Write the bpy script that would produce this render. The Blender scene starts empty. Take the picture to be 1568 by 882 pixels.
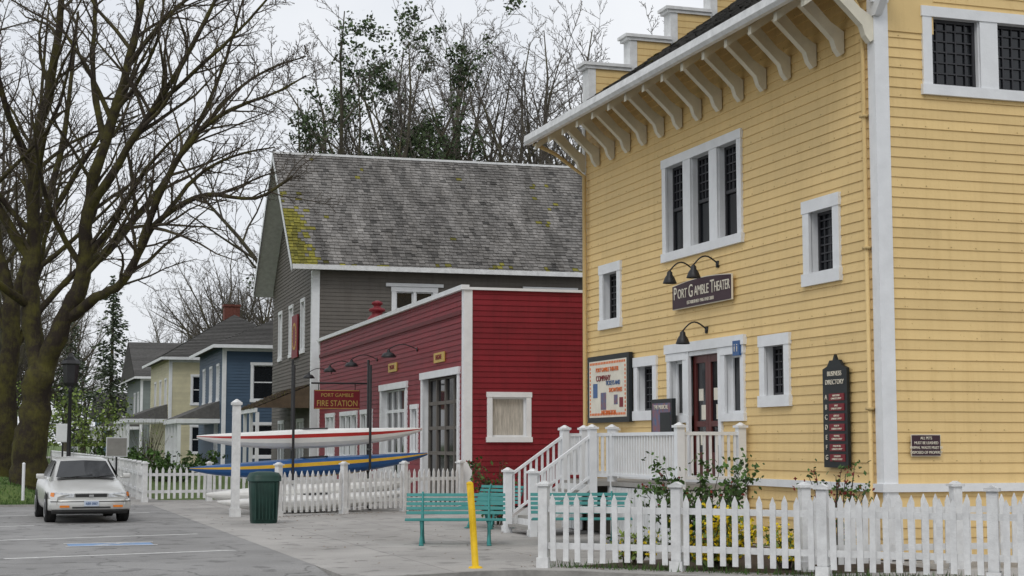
import bpy, math, random
from mathutils import Vector, Matrix, noise
R=random.Random(11)
S=bpy.context.scene
S.view_settings.view_transform='Standard'
S.view_settings.look='None'
S.view_settings.exposure=0
# ---------------------------------------------------------------- materials
M={}
def mat(name,col,rough=.75,var=.15,scale=3.0,bump=0.0,bscale=40.0,tint=False,metal=0.0,col2=None,spec=.4,stretch=None,grime=0.0):
    m=bpy.data.materials.new(name); m.use_nodes=True
    nt=m.node_tree; N=nt.nodes; L=nt.links
    b=N['Principled BSDF']
    b.inputs['Roughness'].default_value=rough
    b.inputs['Metallic'].default_value=metal
    b.inputs['Specular IOR Level'].default_value=spec
    tc=N.new('ShaderNodeTexCoord')
    src=tc.outputs['Object']
    if stretch:
        mp=N.new('ShaderNodeMapping'); mp.inputs['Scale'].default_value=stretch
        L.new(src,mp.inputs['Vector']); src=mp.outputs['Vector']
    n=N.new('ShaderNodeTexNoise'); n.inputs['Scale'].default_value=scale; n.inputs['Detail'].default_value=8
    n.inputs['Roughness'].default_value=.65
    L.new(src,n.inputs['Vector'])
    cr=N.new('ShaderNodeValToRGB')
    cr.color_ramp.elements[0].position=.3; cr.color_ramp.elements[1].position=.7
    if col2 is None:
        a=[c*(1-var) for c in col]; c2=[min(1,c*(1+var)) for c in col]
    else: a=col; c2=col2
    cr.color_ramp.elements[0].color=(*a,1); cr.color_ramp.elements[1].color=(*c2,1)
    L.new(n.outputs['Fac'],cr.inputs['Fac'])
    out=cr.outputs['Color']
    def mul(o1,o2):
        mx=N.new('ShaderNodeMix'); mx.data_type='RGBA'; mx.blend_type='MULTIPLY'
        mx.inputs[0].default_value=1
        L.new(o1,mx.inputs[6]); L.new(o2,mx.inputs[7]); return mx.outputs[2]
    if tint:
        at=N.new('ShaderNodeAttribute'); at.attribute_name='tint'
        out=mul(out,at.outputs['Fac'])
    if grime>0:
        mp2=N.new('ShaderNodeMapping'); mp2.inputs['Scale'].default_value=(5,5,.35)
        L.new(tc.outputs['Object'],mp2.inputs['Vector'])
        g=N.new('ShaderNodeTexNoise'); g.inputs['Scale'].default_value=1.3; g.inputs['Detail'].default_value=9; g.inputs['Roughness'].default_value=.7
        L.new(mp2.outputs['Vector'],g.inputs['Vector'])
        gr=N.new('ShaderNodeValToRGB'); gr.color_ramp.elements[0].position=.36; gr.color_ramp.elements[1].position=.52
        k=1-grime; gr.color_ramp.elements[0].color=(k,k*.985,k*.96,1); gr.color_ramp.elements[1].color=(1,1,1,1)
        L.new(g.outputs['Fac'],gr.inputs['Fac']); out=mul(out,gr.outputs['Color'])
        s_=N.new('ShaderNodeTexNoise'); s_.inputs['Scale'].default_value=26; s_.inputs['Detail'].default_value=3
        L.new(tc.outputs['Object'],s_.inputs['Vector'])
        sr=N.new('ShaderNodeValToRGB'); sr.color_ramp.elements[0].position=.26; sr.color_ramp.elements[1].position=.30
        sr.color_ramp.elements[0].color=(.7,.62,.52,1); sr.color_ramp.elements[1].color=(1,1,1,1)
        L.new(s_.outputs['Fac'],sr.inputs['Fac']); out=mul(out,sr.outputs['Color'])
    L.new(out,b.inputs['Base Color'])
    if bump>0:
        n2=N.new('ShaderNodeTexNoise'); n2.inputs['Scale'].default_value=bscale; n2.inputs['Detail'].default_value=6
        L.new(src,n2.inputs['Vector'])
        bp=N.new('ShaderNodeBump'); bp.inputs['Strength'].default_value=bump; bp.inputs['Distance'].default_value=.02
        L.new(n2.outputs['Fac'],bp.inputs['Height']); L.new(bp.outputs['Normal'],b.inputs['Normal'])
    M[name]=m
    return m
mat('yellow_paint',(.755,.55,.25),.6,.05,.9,.12,30,tint=True,grime=.06)
mat('white_paint',(.76,.775,.79),.55,.07,3,.1,40)
mat('white_weathered',(.58,.585,.585),.7,.2,5,.3,50,col2=(.80,.81,.81))
mat('cream_paint',(.72,.68,.56),.6,.1,3)
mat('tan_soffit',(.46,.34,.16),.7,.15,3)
mat('red_paint',(.205,.0085,.018),.55,.16,1.5,.1,30,tint=True,grime=.15)
mat('gray_paint',(.135,.122,.108),.7,.12,1.5,.1,30,tint=True,grime=.12)
mat('blue_paint',(.055,.095,.15),.6,.1,1.5,tint=True)
mat('pale_paint',(.58,.54,.37),.6,.1,1.5,tint=True)
mat('green_gray_paint',(.20,.23,.22),.6,.1,1.5,tint=True)
mat('light_blue_paint',(.22,.36,.50),.6,.1,1.5,tint=True)
mat('shake',(.105,.098,.090),.9,.3,.9,.5,60,tint=True,stretch=(1.6,.5,.5),col2=(.215,.205,.195))
mat('moss',(.10,.10,.02),.95,.4,5,.5,60,tint=True,col2=(.24,.21,.03))
mat('dark_roof',(.10,.097,.093),.9,.25,5,.4,40,tint=True)
mat('brown_roof',(.16,.115,.075),.9,.25,5,.4,40,tint=True)
mat('brick',(.17,.06,.045),.85,.3,8,.4,30)
mat('glass',(.012,.014,.017),.06,.2,2,spec=.5)
mat('muntin',(.035,.035,.04),.5,.1,5)
mat('door_red',(.10,.022,.020),.4,.2,4)
mat('curtain',(.46,.43,.38),.9,.35,6,stretch=(6,6,.5))
mat('black_metal',(.018,.018,.02),.45,.2,8)
mat('sign_dark',(.045,.018,.028),.5,.1,6)
mat('sign_green',(.012,.016,.018),.5,.1,6)
mat('sign_red',(.20,.012,.02),.5,.1,6)
mat('gold',(.55,.38,.10),.5,.1,6)
mat('cream_text',(.75,.70,.58),.6,.02,6)
mat('orange',(.70,.16,.03),.6,.1,6)
mat('poster_white',(.72,.68,.58),.7,.1,4)
mat('poster_blue',(.05,.16,.30),.6,.6,9,col2=(.30,.10,.08))
mat('teal_paint',(.05,.25,.24),.55,.12,4,.1,30)
mat('bin_green',(.012,.045,.035),.5,.2,4)
mat('bollard_yellow',(.78,.50,.01),.55,.12,7,.2,30,grime=.25)
mat('porch_gray',(.30,.29,.27),.8,.15,4)
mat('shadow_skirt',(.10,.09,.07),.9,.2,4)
mat('car_paint',(.62,.62,.60),.25,.03,3,metal=.35,spec=.6)
mat('car_trim',(.03,.03,.03),.5,.1,6)
mat('tire',(.02,.02,.02),.85,.2,20)
mat('rim',(.45,.45,.46),.35,.1,6,metal=.7)
mat('headlight',(.52,.54,.56),.10,.35,22,spec=.8)
mat('amber',(.75,.22,.02),.25,.1,20)
mat('chrome',(.6,.6,.6),.15,.05,6,metal=1)
mat('plate',(.50,.56,.66),.5,.2,30)
mat('kayak_white',(.74,.74,.72),.3,.06,3)
mat('kayak_red',(.35,.02,.02),.3,.1,3)
mat('kayak_blue',(.02,.09,.26),.3,.15,3)
mat('kayak_yellow',(.60,.36,.03),.35,.1,3)
mat('blue_mark',(.13,.25,.48),.8,.3,9,col2=(.25,.35,.50))
mat('road_paint',(.48,.48,.47),.8,.4,9,col2=(.82,.82,.80))
mat('grass',(.055,.10,.020),.95,.5,2.5,.8,60,col2=(.13,.18,.045))
mat('curb',(.30,.29,.27),.9,.25,4,.4,40)
mat('leaf_green',(.05,.10,.02),.7,.4,2,tint=True)
mat('leaf_ivy',(.035,.062,.025),.75,.4,.5,tint=True,col2=(.08,.115,.045))
mat('leaf_hazy',(.06,.085,.05),.8,.4,.4,tint=True,col2=(.10,.125,.075))  # dark foliage paled for distant conifers, haze mixed into the colour
mat('leaf_dark',(.025,.05,.02),.75,.4,.6,tint=True,col2=(.06,.095,.035))
mat('leaf_spring',(.11,.17,.04),.7,.3,2,tint=True,col2=(.21,.27,.06))
mat('dead_leaf',(.16,.10,.05),.9,.3,2,tint=True)
mat('flower_yellow',(.80,.62,.02),.6,.1,5,tint=True)
mat('flower_red',(.25,.04,.03),.7,.2,5,tint=True)
mat('soil',(.07,.05,.035),.95,.3,5,.6,30)
def bark(name,twig,trunk,mossc):
    m=bpy.data.materials.new(name); m.use_nodes=True; nt=m.node_tree; N=nt.nodes; L=nt.links
    b=N['Principled BSDF']; b.inputs['Roughness'].default_value=.95; b.inputs['Specular IOR Level'].default_value=.15
    tc=N.new('ShaderNodeTexCoord')
    n=N.new('ShaderNodeTexNoise'); n.inputs['Scale'].default_value=1.6; n.inputs['Detail'].default_value=9; n.inputs['Roughness'].default_value=.7
    L.new(tc.outputs['Object'],n.inputs['Vector'])
    cr=N.new('ShaderNodeValToRGB'); cr.color_ramp.elements[0].position=.42; cr.color_ramp.elements[1].position=.62
    cr.color_ramp.elements[0].color=(*trunk,1); cr.color_ramp.elements[1].color=(*mossc,1)
    L.new(n.outputs['Fac'],cr.inputs['Fac'])
    at=N.new('ShaderNodeAttribute'); at.attribute_name='tint'
    mx=N.new('ShaderNodeMix'); mx.data_type='RGBA'
    L.new(at.outputs['Fac'],mx.inputs[0]); mx.inputs[6].default_value=(*twig,1); L.new(cr.outputs['Color'],mx.inputs[7])
    L.new(mx.outputs[2],b.inputs['Base Color'])
    w=N.new('ShaderNodeTexNoise'); w.inputs['Scale'].default_value=14; w.inputs['Detail'].default_value=5
    mp=N.new('ShaderNodeMapping'); mp.inputs['Scale'].default_value=(1,1,.25)
    L.new(tc.outputs['Object'],mp.inputs['Vector']); L.new(mp.outputs['Vector'],w.inputs['Vector'])
    bp=N.new('ShaderNodeBump'); bp.inputs['Strength'].default_value=.9; bp.inputs['Distance'].default_value=.05
    L.new(w.outputs['Fac'],bp.inputs['Height']); L.new(bp.outputs['Normal'],b.inputs['Normal'])
    M[name]=m
bark('bark',(.10,.083,.066),(.035,.028,.022),(.085,.078,.024))
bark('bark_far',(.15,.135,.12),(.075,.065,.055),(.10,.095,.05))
def paving(name,col,slab,dark):
    m=bpy.data.materials.new(name); m.use_nodes=True; nt=m.node_tree; N=nt.nodes; L=nt.links
    b=N['Principled BSDF']; b.inputs['Roughness'].default_value=.9; b.inputs['Specular IOR Level'].default_value=.2
    tc=N.new('ShaderNodeTexCoord')
    def nz(sc,det,lo,hi,c0,c1):
        n=N.new('ShaderNodeTexNoise'); n.inputs['Scale'].default_value=sc; n.inputs['Detail'].default_value=det
        L.new(tc.outputs['Object'],n.inputs['Vector'])
        cr=N.new('ShaderNodeValToRGB'); cr.color_ramp.elements[0].position=lo; cr.color_ramp.elements[1].position=hi
        cr.color_ramp.elements[0].color=(c0,c0,c0,1); cr.color_ramp.elements[1].color=(c1,c1,c1,1)
        L.new(n.outputs['Fac'],cr.inputs['Fac']); return n,cr.outputs['Color']
    def mul(a,bb):
        mx=N.new('ShaderNodeMix'); mx.data_type='RGBA'; mx.blend_type='MULTIPLY'; mx.inputs[0].default_value=1
        L.new(a,mx.inputs[6]); L.new(bb,mx.inputs[7]); return mx.outputs[2]
    _,c1=nz(.5,6,.3,.7,.76,1.10)
    n2,c2=nz(60,3,.35,.65,.78,1.14)
    _,c3=nz(2.3,10,.36,.42,.70,1.0)
    rgb=N.new('ShaderNodeRGB'); rgb.outputs[0].default_value=(*col,1)
    o=mul(mul(mul(rgb.outputs[0],c1),c2),c3)
    if slab:
        br=N.new('ShaderNodeTexBrick'); br.inputs['Scale'].default_value=1; br.offset=0
        br.inputs['Brick Width'].default_value=slab; br.inputs['Row Height'].default_value=slab
        br.inputs['Mortar Size'].default_value=.012
        br.inputs['Color1'].default_value=(1,1,1,1); br.inputs['Color2'].default_value=(.9,.9,.9,1); br.inputs['Mortar'].default_value=(dark,dark,dark,1)
        L.new(tc.outputs['Object'],br.inputs['Vector']); o=mul(o,br.outputs['Color'])
    else:
        v=N.new('ShaderNodeTexVoronoi'); v.feature='DISTANCE_TO_EDGE'; v.inputs['Scale'].default_value=.35
        nn=N.new('ShaderNodeTexNoise'); nn.inputs['Scale'].default_value=1.2; nn.inputs['Detail'].default_value=6
        L.new(tc.outputs['Object'],nn.inputs['Vector'])
        ad=N.new('ShaderNodeVectorMath'); ad.operation='ADD'; L.new(tc.outputs['Object'],ad.inputs[0]); L.new(nn.outputs['Color'],ad.inputs[1])
        L.new(ad.outputs[0],v.inputs['Vector'])
        cr=N.new('ShaderNodeValToRGB'); cr.color_ramp.elements[0].position=0; cr.color_ramp.elements[1].position=.010
        cr.color_ramp.elements[0].color=(.55,.55,.55,1); cr.color_ramp.elements[1].color=(1,1,1,1)
        L.new(v.outputs['Distance'],cr.inputs['Fac']); o=mul(o,cr.outputs['Color'])
    L.new(o,b.inputs['Base Color'])
    bp=N.new('ShaderNodeBump'); bp.inputs['Strength'].default_value=.35; bp.inputs['Distance'].default_value=.01
    L.new(n2.outputs['Fac'],bp.inputs['Height']); L.new(bp.outputs['Normal'],b.inputs['Normal'])
    M[name]=m
paving('concrete',(.435,.42,.40),2.0,.62)
paving('asphalt_old',(.30,.296,.29),None,0)
paving('asphalt',(.12,.118,.115),None,0)

# ---------------------------------------------------------------- mesh assembly
class Asm:
    def __init__(s,name,loc=(0,0,0),ang=0.0):
        s.name=name; s.loc=loc; s.ang=ang; s.P={}; s.texts=[]
    def part(s,name,material,smooth=False):
        if name not in s.P: s.P[name]=dict(V=[],F=[],T=[],m=material,smooth=smooth)
        return s.P[name]
    def add(s,p,vs,fs,tint=1.0):
        o=len(p['V']); p['V'].extend(vs)
        for f in fs: p['F'].append(tuple(i+o for i in f)); p['T'].append(tint)
    def box(s,p,f,s0,s1,n0,n1,z0,z1,tint=1.0):
        vs=[f(a,b,c) for c in (z0,z1) for b in (n0,n1) for a in (s0,s1)]
        s.add(p,vs,[(0,1,3,2),(4,6,7,5),(0,4,5,1),(2,3,7,6),(0,2,6,4),(1,5,7,3)],tint)
    def prism(s,p,f,poly,n0,n1,tint=1.0):
        k=len(poly)
        vs=[f(a,n0,z) for a,z in poly]+[f(a,n1,z) for a,z in poly]
        fs=[tuple(range(k)),tuple(range(2*k-1,k-1,-1))]+[(i,(i+1)%k,k+(i+1)%k,k+i) for i in range(k)]
        s.add(p,vs,fs,tint)
    def tube(s,p,pts,rad,sides=6,tint=1.0):
        pts=[Vector(q) for q in pts]; n=len(pts)
        if not hasattr(rad,'__len__'): rad=[rad]*n
        V=[]
        up=Vector((0.13,0.31,.94))
        for i,q in enumerate(pts):
            d=(pts[min(i+1,n-1)]-pts[max(i-1,0)])
            if d.length<1e-9: d=Vector((0,0,1))
            d.normalize()
            a=d.cross(up)
            if a.length<.1: a=d.cross(Vector((1,0,0)))
            a.normalize(); b=d.cross(a)
            r=rad[i]
            for k in range(sides):
                t=2*math.pi*k/sides
                v=q+a*(r*math.cos(t))+b*(r*math.sin(t)); V.append((v.x,v.y,v.z))
        F=[]
        for i in range(n-1):
            for k in range(sides):
                k2=(k+1)%sides
                F.append((i*sides+k,i*sides+k2,(i+1)*sides+k2,(i+1)*sides+k))
        if sides>3 :
            F.append(tuple(range(sides))); F.append(tuple((n-1)*sides+k for k in range(sides)))
        s.add(p,V,F,tint)
    def lathe(s,p,c,prof,n=16,tint=1.0):
        V=[];F=[]
        for r,z in prof:
            for k in range(n):
                t=2*math.pi*k/n; V.append((c[0]+r*math.cos(t),c[1]+r*math.sin(t),c[2]+z))
        m=len(prof)
        for i in range(m-1):
            for k in range(n):
                F.append((i*n+k,i*n+(k+1)%n,(i+1)*n+(k+1)%n,(i+1)*n+k))
        F.append(tuple(range(n))); F.append(tuple((m-1)*n+k for k in range(n)))
        s.add(p,V,F,tint)
    def loft(s,p,secs,tint=1.0):
        k=len(secs[0]); V=[v for sc in secs for v in sc]; F=[]
        for i in range(len(secs)-1):
            for j in range(k):
                F.append((i*k+j,i*k+(j+1)%k,(i+1)*k+(j+1)%k,(i+1)*k+j))
        F.append(tuple(range(k))); F.append(tuple((len(secs)-1)*k+j for j in range(k)))
        s.add(p,V,F,tint)
    def text(s,body,size,loc,rot,m,name='lettering',sx=1.0,align='CENTER'):
        s.texts.append((body,size,loc,rot,m,name,sx,align))
    def finish(s):
        e=bpy.data.objects.new(s.name,None); e.location=s.loc; e.rotation_euler=(0,0,s.ang)
        e.empty_display_size=.3
        S.collection.objects.link(e)
        for nm,p in s.P.items():
            if not p['V']: continue
            me=bpy.data.meshes.new(nm); me.from_pydata(p['V'],[],p['F'])
            at=me.attributes.new('tint','FLOAT','FACE'); at.data.foreach_set('value',p['T'])
            me.materials.append(M[p['m']])
            if p['smooth']: me.polygons.foreach_set('use_smooth',[True]*len(me.polygons))
            me.update()
            o=bpy.data.objects.new(nm,me); o.parent=e; S.collection.objects.link(o)
            if p.get('sub'):
                md=o.modifiers.new('sub','SUBSURF'); md.levels=p['sub']; md.render_levels=p['sub']
            if p.get('bev'):
                md=o.modifiers.new('bev','BEVEL'); md.width=p['bev']; md.segments=3; md.limit_method='ANGLE'
        for body,size,loc,rot,m,name,sx,align in s.texts:
            c=bpy.data.curves.new(name,'FONT'); c.body=body; c.size=size; c.align_x=align; c.align_y='CENTER'
            c.extrude=.004; c.offset=.0
            o=bpy.data.objects.new(name,c); o.location=loc; o.rotation_euler=rot; o.scale=(sx,1,1); c.materials.append(M[m])
            o.parent=e; S.collection.objects.link(o)
        return e
def WEST(x0=0.0): return lambda s,n,z:(x0-n,s,z)
def SOUTH(y0=0.0): return lambda s,n,z:(s,y0-n,z)
def NORTH(y0=0.0): return lambda s,n,z:(s,y0+n,z)
def LINE(p,d):
    dx,dy=d; l=math.hypot(dx,dy); dx/=l; dy/=l
    return lambda s,n,z:(p[0]+dx*s+dy*n,p[1]+dy*s-dx*n,z)
RW=(math.pi/2,0,-math.pi/2); RS=(math.pi/2,0,0)

def siding(A,p,f,s0,s1,z0,z1,h=.15,lap=.022,op=(),lim=None,split=4.0,tv=.05,nails=None):
    z=z0; row=0
    while z<z1-1e-4:
        zt=min(z+h,z1); br={z,zt}; row+=1
        for o in op:
            for q in (o[2],o[3]):
                if z<q<zt: br.add(q)
        br=sorted(br)
        off=R.uniform(0,split)
        def nn(q): return lap*(1-(q-z)/h)
        for a,b in zip(br[:-1],br[1:]):
            lo,hi=(s0,s1)
            if lim:
                lo,hi=lim((a+b)/2)
                if hi-lo<.02: continue
            runs=[(lo,hi)]
            for o in op:
                if o[2]<=a+1e-6 and o[3]>=b-1e-6:
                    nr=[]
                    for (u,v) in runs:
                        if o[1]<=u or o[0]>=v: nr.append((u,v)); continue
                        if o[0]>u: nr.append((u,o[0]))
                        if o[1]<v: nr.append((o[1],v))
                    runs=nr
            for (u,v) in runs:
                cuts=[u]; c=s0+off
                while c<v:
                    if c>u+.05: cuts.append(c)
                    c+=split
                cuts.append(v)
                for g,(u2,v2) in enumerate(zip(cuts[:-1],cuts[1:])):
                    rr=random.Random(int(z*1000)*31+int((u2+50)/split)); t=1+rr.uniform(-tv,tv); w_=rr.uniform(-.003,.003)
                    A.add(p,[f(u2,nn(a),a),f(v2,nn(a)+w_,a),f(v2,nn(b),b),f(u2,nn(b),b)],[(0,1,2,3)],t)
                    if a==z:
                        A.add(p,[f(u2,0,a),f(v2,0,a),f(v2,lap+w_,a),f(u2,lap,a)],[(0,1,2,3)],t)
                if nails and a==z and row%3==0:
                    c=math.ceil(u/.41)*.41
                    while c<v-.05:
                        x=c+R.uniform(-.02,.02)
                        if R.random()<.75: A.box(nails,f,x-.007,x+.007,nn(a)*.8,nn(a)+.006,a+.025,a+.038)
                        c+=.41
        z=zt
def glazing(A,f,s0,s1,z0,z1,rec,grid=(0,0),hung=True,upper_only=False,gm='glass',trim='white_paint',sash=.05):
    G=A.part('window_glass' if gm=='glass' else 'curtain',gm); W=A.part('window_sash',trim); U=A.part('window_muntins','muntin')
    tl=R.uniform(-.006,.006)
    A.add(G,[f(s0,-rec,z0),f(s1,-rec+tl,z0),f(s1,-rec+tl,z1),f(s0,-rec,z1)],[(0,1,2,3)])
    J=A.part('window_jambs',trim)
    t=.012
    A.box(J,f,s0-t,s0,-rec-.02,-.001,z0,z1); A.box(J,f,s1,s1+t,-rec-.02,-.001,z0,z1)
    A.box(J,f,s0,s1,-rec-.02,-.001,z1,z1+t); A.box(J,f,s0,s1,-rec-.02,-.001,z0-t,z0)
    r0,r1=-rec+.008,-rec+.04
    SM=W if not grid[0] or trim!='white_paint' else U
    A.box(SM,f,s0,s0+sash,r0,r1,z0,z1); A.box(SM,f,s1-sash,s1,r0,r1,z0,z1)
    A.box(SM,f,s0+sash,s1-sash,r0,r1,z0,z0+sash); A.box(SM,f,s0+sash,s1-sash,r0,r1,z1-sash,z1)
    zm=(z0+z1)/2
    if hung: A.box(SM,f,s0+sash,s1-sash,r0,r1+.01,zm-.03,zm+.03)
    if grid[0]:
        za=zm+.03 if upper_only else z0+sash
        for i in range(1,grid[0]+1):
            c=s0+(s1-s0)*i/(grid[0]+1); A.box(U,f,c-.011,c+.011,r0+.001,r1-.012,za,z1-sash)
        for i in range(1,grid[1]+1):
            c=za+(z1-za)*i/(grid[1]+1); A.box(U,f,s0+sash,s1-sash,r0+.002,r1-.013,c-.011,c+.011)
def window(A,f,s0,s1,z0,z1,tw=.16,rec=.13,panes=1,mull=.4,grid=(0,0),hung=True,upper_only=False,gm='glass',sill=True,trim='white_paint'):
    W=A.part('window_trim',trim)
    a,b=s0+tw,s1-tw; c,d=z0+tw,z1-tw
    A.box(W,f,s0,a,-.01,.05,c,z1-tw); A.box(W,f,b,s1,-.01,.05,c,z1-tw)
    A.box(W,f,s0-.02,s1+.02,-.01,.062,d,z1)
    A.box(W,f,s0-.03,s1+.03,-.01,.075 if sill else .055,z0,c)
    w=(b-a-mull*(panes-1))/panes
    for i in range(panes):
        g0=a+i*(w+mull); g1=g0+w
        glazing(A,f,g0,g1,c,d,rec,grid,hung,upper_only,gm,trim)
        if i<panes-1: A.box(W,f,g1+.012,g1+mull-.012,-rec,.045,c,d)
    return (s0+tw*.5,s1-tw*.5,z0+tw*.5,z1-tw*.5)
def shingles(A,p,pm,g,s0,s1,T,row=.22,w=(.12,.26),moss=None,base=.9,th=.03):
    A.add(p,[g(s0,-.01,0),g(s1,-.01,0),g(s1,-.01,T),g(s0,-.01,T)],[(0,1,2,3)],.4)
    t=-.03; 
    while t<T:
        s=s0-R.uniform(0,.1)
        while s<s1:
            ww=R.uniform(*w); e=min(s+ww,s1); a=max(s,s0)
            if e-a>.02:
                b=t+R.uniform(-.025,.035); tt=min(t+row*1.15,T); nb=th+R.uniform(0,.025)
                k=noise.noise(Vector((s*.22,t*.12,3.1)))
                k2=noise.noise(Vector((s*1.7,t*.35,9.1)))
                ti=base*(1+.45*k+.5*k2+R.uniform(-.28,.28))
                if R.random()<.03: ti*=.45
                q=p
                if moss and R.random()<moss(s,t): q=pm
                A.add(q,[g(a,nb,b),g(e-.010,nb,b),g(e-.010,.004,tt),g(a,.004,tt),g(a,-.01,b),g(e-.010,-.01,b)],[(0,1,2,3),(4,5,1,0)],max(.3,ti))
            s=e+.001
        t+=row
def gooseneck(A,f,s,z,out=.5,drop=.14,r=.13):
    B=A.part('wall_lamps','black_metal',True)
    pts=[]
    for i in range(9):
        t=i/8; pts.append(f(s,out*(t**.9),z+ .17*math.sin(t*math.pi*.95)-drop*.4*t))
    A.tube(B,pts,.015,5)
    e=f(s,out,0); zz=z-drop*.4
    A.lathe(B,(e[0],e[1],zz),[(.02,.03),(.05,0),(.055,-.05),(r*.7,-.1),(r,-.2),(r*.98,-.21),(.02,-.1)],14)
    A.box(B,f,s-.04,s+.04,0,.04,z-.06,z+.06)
F0=lambda x,n,z:(x,n,z)

# ================================================================ yellow theater
Y=Asm('yellow_theater_building',(12.5,20.7,0))
W=WEST(); So=SOUTH()
op=[]
op.append(window(Y,W,4.46,7.93,5.22,7.24,.17,.15,3,.36,(4,4),True,True))
op.append(window(Y,W,1.10,2.26,4.22,5.60,.2,.16,1,.4,(3,6),False))
op.append(window(Y,W,10.15,11.35,4.13,5.52,.2,.16,1,.4,(3,6),False))
op.append(window(Y,W,8.30,9.45,2.17,3.44,.19,.16,1,.4,(3,5),False))
op.append(window(Y,W,2.80,3.87,2.32,3.53,.19,.16,1,.4,(3,5),False))
op.append(window(Y,W,4.46,5.36,2.10,3.42,.14,.14,1,.4,(0,0),False))
op.append(window(Y,W,6.90,7.78,2.10,3.42,.14,.14,1,.4,(0,0),False))
wt=Y.part('window_trim','white_paint')
Y.box(wt,W,4.40,7.84,-.01,.08,3.425,3.60)
Y.box(wt,W,5.365,5.50,-.01,.052,1.0,3.42); Y.box(wt,W,6.77,6.895,-.01,.052,1.0,3.42)
Y.box(Y.part('notices','poster_white'),W,7.75-.02,7.90-.02,-.138,-.134,5.45,5.75)
dr=Y.part('double_door','door_red'); gl=Y.part('window_glass','glass')
Y.box(wt,W,5.50,6.77,-.14,.03,3.34,3.42)
for a,b in ((5.50,6.13),(6.14,6.77)):
    Y.box(dr,W,a,b,-.12,-.10,1.0,3.34)
    Y.box(dr,W,a,a+.11,-.10,-.06,1.0,3.34); Y.box(dr,W,b-.11,b,-.10,-.06,1.0,3.34)
    Y.box(dr,W,a+.11,b-.11,-.10,-.062,1.0,1.55); Y.box(dr,W,a+.11,b-.11,-.10,-.062,2.02,2.12); Y.box(dr,W,a+.11,b-.11,-.10,-.062,3.2,3.34)
    Y.box(gl,W,a+.11,b-.11,-.10,-.095,1.55,2.02); Y.box(gl,W,a+.11,b-.11,-.10,-.095,2.12,3.2)
    for q,(z0,z1) in enumerate(((2.15,2.42),(1.68,1.9),(2.5,2.72))): Y.box(Y.part('notices','poster_white'),W,a+.17+.05*q,a+.36+.05*q,-.093,-.09,z0,z1)
op.append((5.40,6.87,1.0,3.42))
nl_=Y.part('nail_heads','tan_soffit')
yp=Y.part('clapboards_street_side','yellow_paint')
siding(Y,yp,W,0.02,12.33,1.12,9.1,.152,.017,op,split=4.3,tv=.05,nails=nl_)
siding(Y,yp,W,0.02,12.33,.02,1.0,.152,.017,[],split=4.3,tv=.05)
ops=[window(Y,So,.8,4.32,6.96,8.33,.16,.12,3,.34,(4,5),False)]
ys=Y.part('clapboards_gable_side','yellow_paint')
def ylim(z):
    if z<8.9: return (0.02,16)
    k=(z-8.9)/.7
    return (min(k,7.99),16-min(k,7.99))
siding(Y,ys,So,.02,16,1.12,14.6,.152,.017,ops,ylim,split=4.6,tv=.05,nails=nl_)
siding(Y,ys,So,.02,16,.02,1.0,.152,.017,[],split=4.6,tv=.05)
Y.add(ys,[(16,0,0),(16,12.35,0),(16,12.35,9),(16,0,9)],[(0,1,2,3)])
siding(Y,ys,NORTH(12.35),.02,16,.02,14.6,.152,.017,[],ylim)
tr=Y.part('corner_boards','white_paint')
Y.box(tr,So,-.035,.20,0.0,.045,1.12,8.75); Y.box(tr,W,-.0,.16,.022,.035,1.12,8.75)
Y.box(tr,So,-.035,.20,0.0,.045,.02,1.0)
Y.box(tr,W,12.20,12.38,0,.04,.02,9.0,)
tw_=Y.part('water_table','white_paint')
Y.box(tw_,W,-.08,12.4,0,.075,1.0,1.12); Y.box(tw_,So,.0,16,0,.075,1.0,1.12)
dp=Y.part('downspouts','yellow_paint',True)
Y.tube(dp,[(-.075,.24,.2),(-.075,.24,8.2),(-.25,.2,8.45),(-1.15,.15,8.33)],.034,8,.97)
Y.tube(dp,[(-.10,12.1,.2),(-.10,12.1,7.6),(-.7,12.3,8.1),(-1.2,12.35,8.32)],.045,8,.75)
for z in (2.2,4.6,6.6): Y.box(dp,W,.18,.30,.02,.12,z,z+.04,.8)
ca,sa=1/math.hypot(1,.7),.7/math.hypot(1,.7)
def ry(s,n,t): return (-1.25+ca*t-sa*n,s,8.42+sa*t+ca*n)
rf=Y.part('shingle_roof','shake'); ms=Y.part('roof_moss','moss')
TL=(8+1.25)/ca
shingles(Y,rf,ms,ry,.3,12.05,TL,.25,(.2,.4),lambda s,t:.04,.6)
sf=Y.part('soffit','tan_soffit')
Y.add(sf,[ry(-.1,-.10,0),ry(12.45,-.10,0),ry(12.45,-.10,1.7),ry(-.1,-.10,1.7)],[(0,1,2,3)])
Y.add(rf,[ry(-.1,0,0),ry(12.45,0,0),ry(12.45,0,1.6),ry(-.1,0,1.6)],[(0,1,2,3)],.55)
for e in (-.1,12.45): Y.add(tr,[ry(e,-.1,0),ry(e,0.0,0),ry(e,0.0,1.6),ry(e,-.1,1.6)],[(0,1,2,3)])
Y.add(rf,[(6.75,0,14.9),(6.75,12.35,14.9),(17.2,12.35,8.42),(17.2,0,8.42)],[(0,1,2,3)],.6)
gu=Y.part('gutter','white_weathered')
Y.prism(gu,F0,[(-1.38,8.36),(-1.36,8.5),(-1.24,8.5),(-1.24,8.3),(-1.33,8.3)],-.12,12.5)
bk=Y.part('eave_brackets','cream_paint')
def bracket(y,w=.13):
    Y.prism(bk,F0,[(-.03,7.74),(-.09,7.70),(-.17,7.80),(-.22,7.95),(-.42,8.14),(-.84,8.52),(-.72,8.68),(-.26,8.22),(-.03,8.08)],y,y+w)
    Y.prism(bk,F0,[(-.03,8.98),(-1.18,8.17),(-1.18,8.31),(-.03,9.11)],y+.01,y+w-.01)
for i in range(15): bracket(-.02+i*.873)
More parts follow.
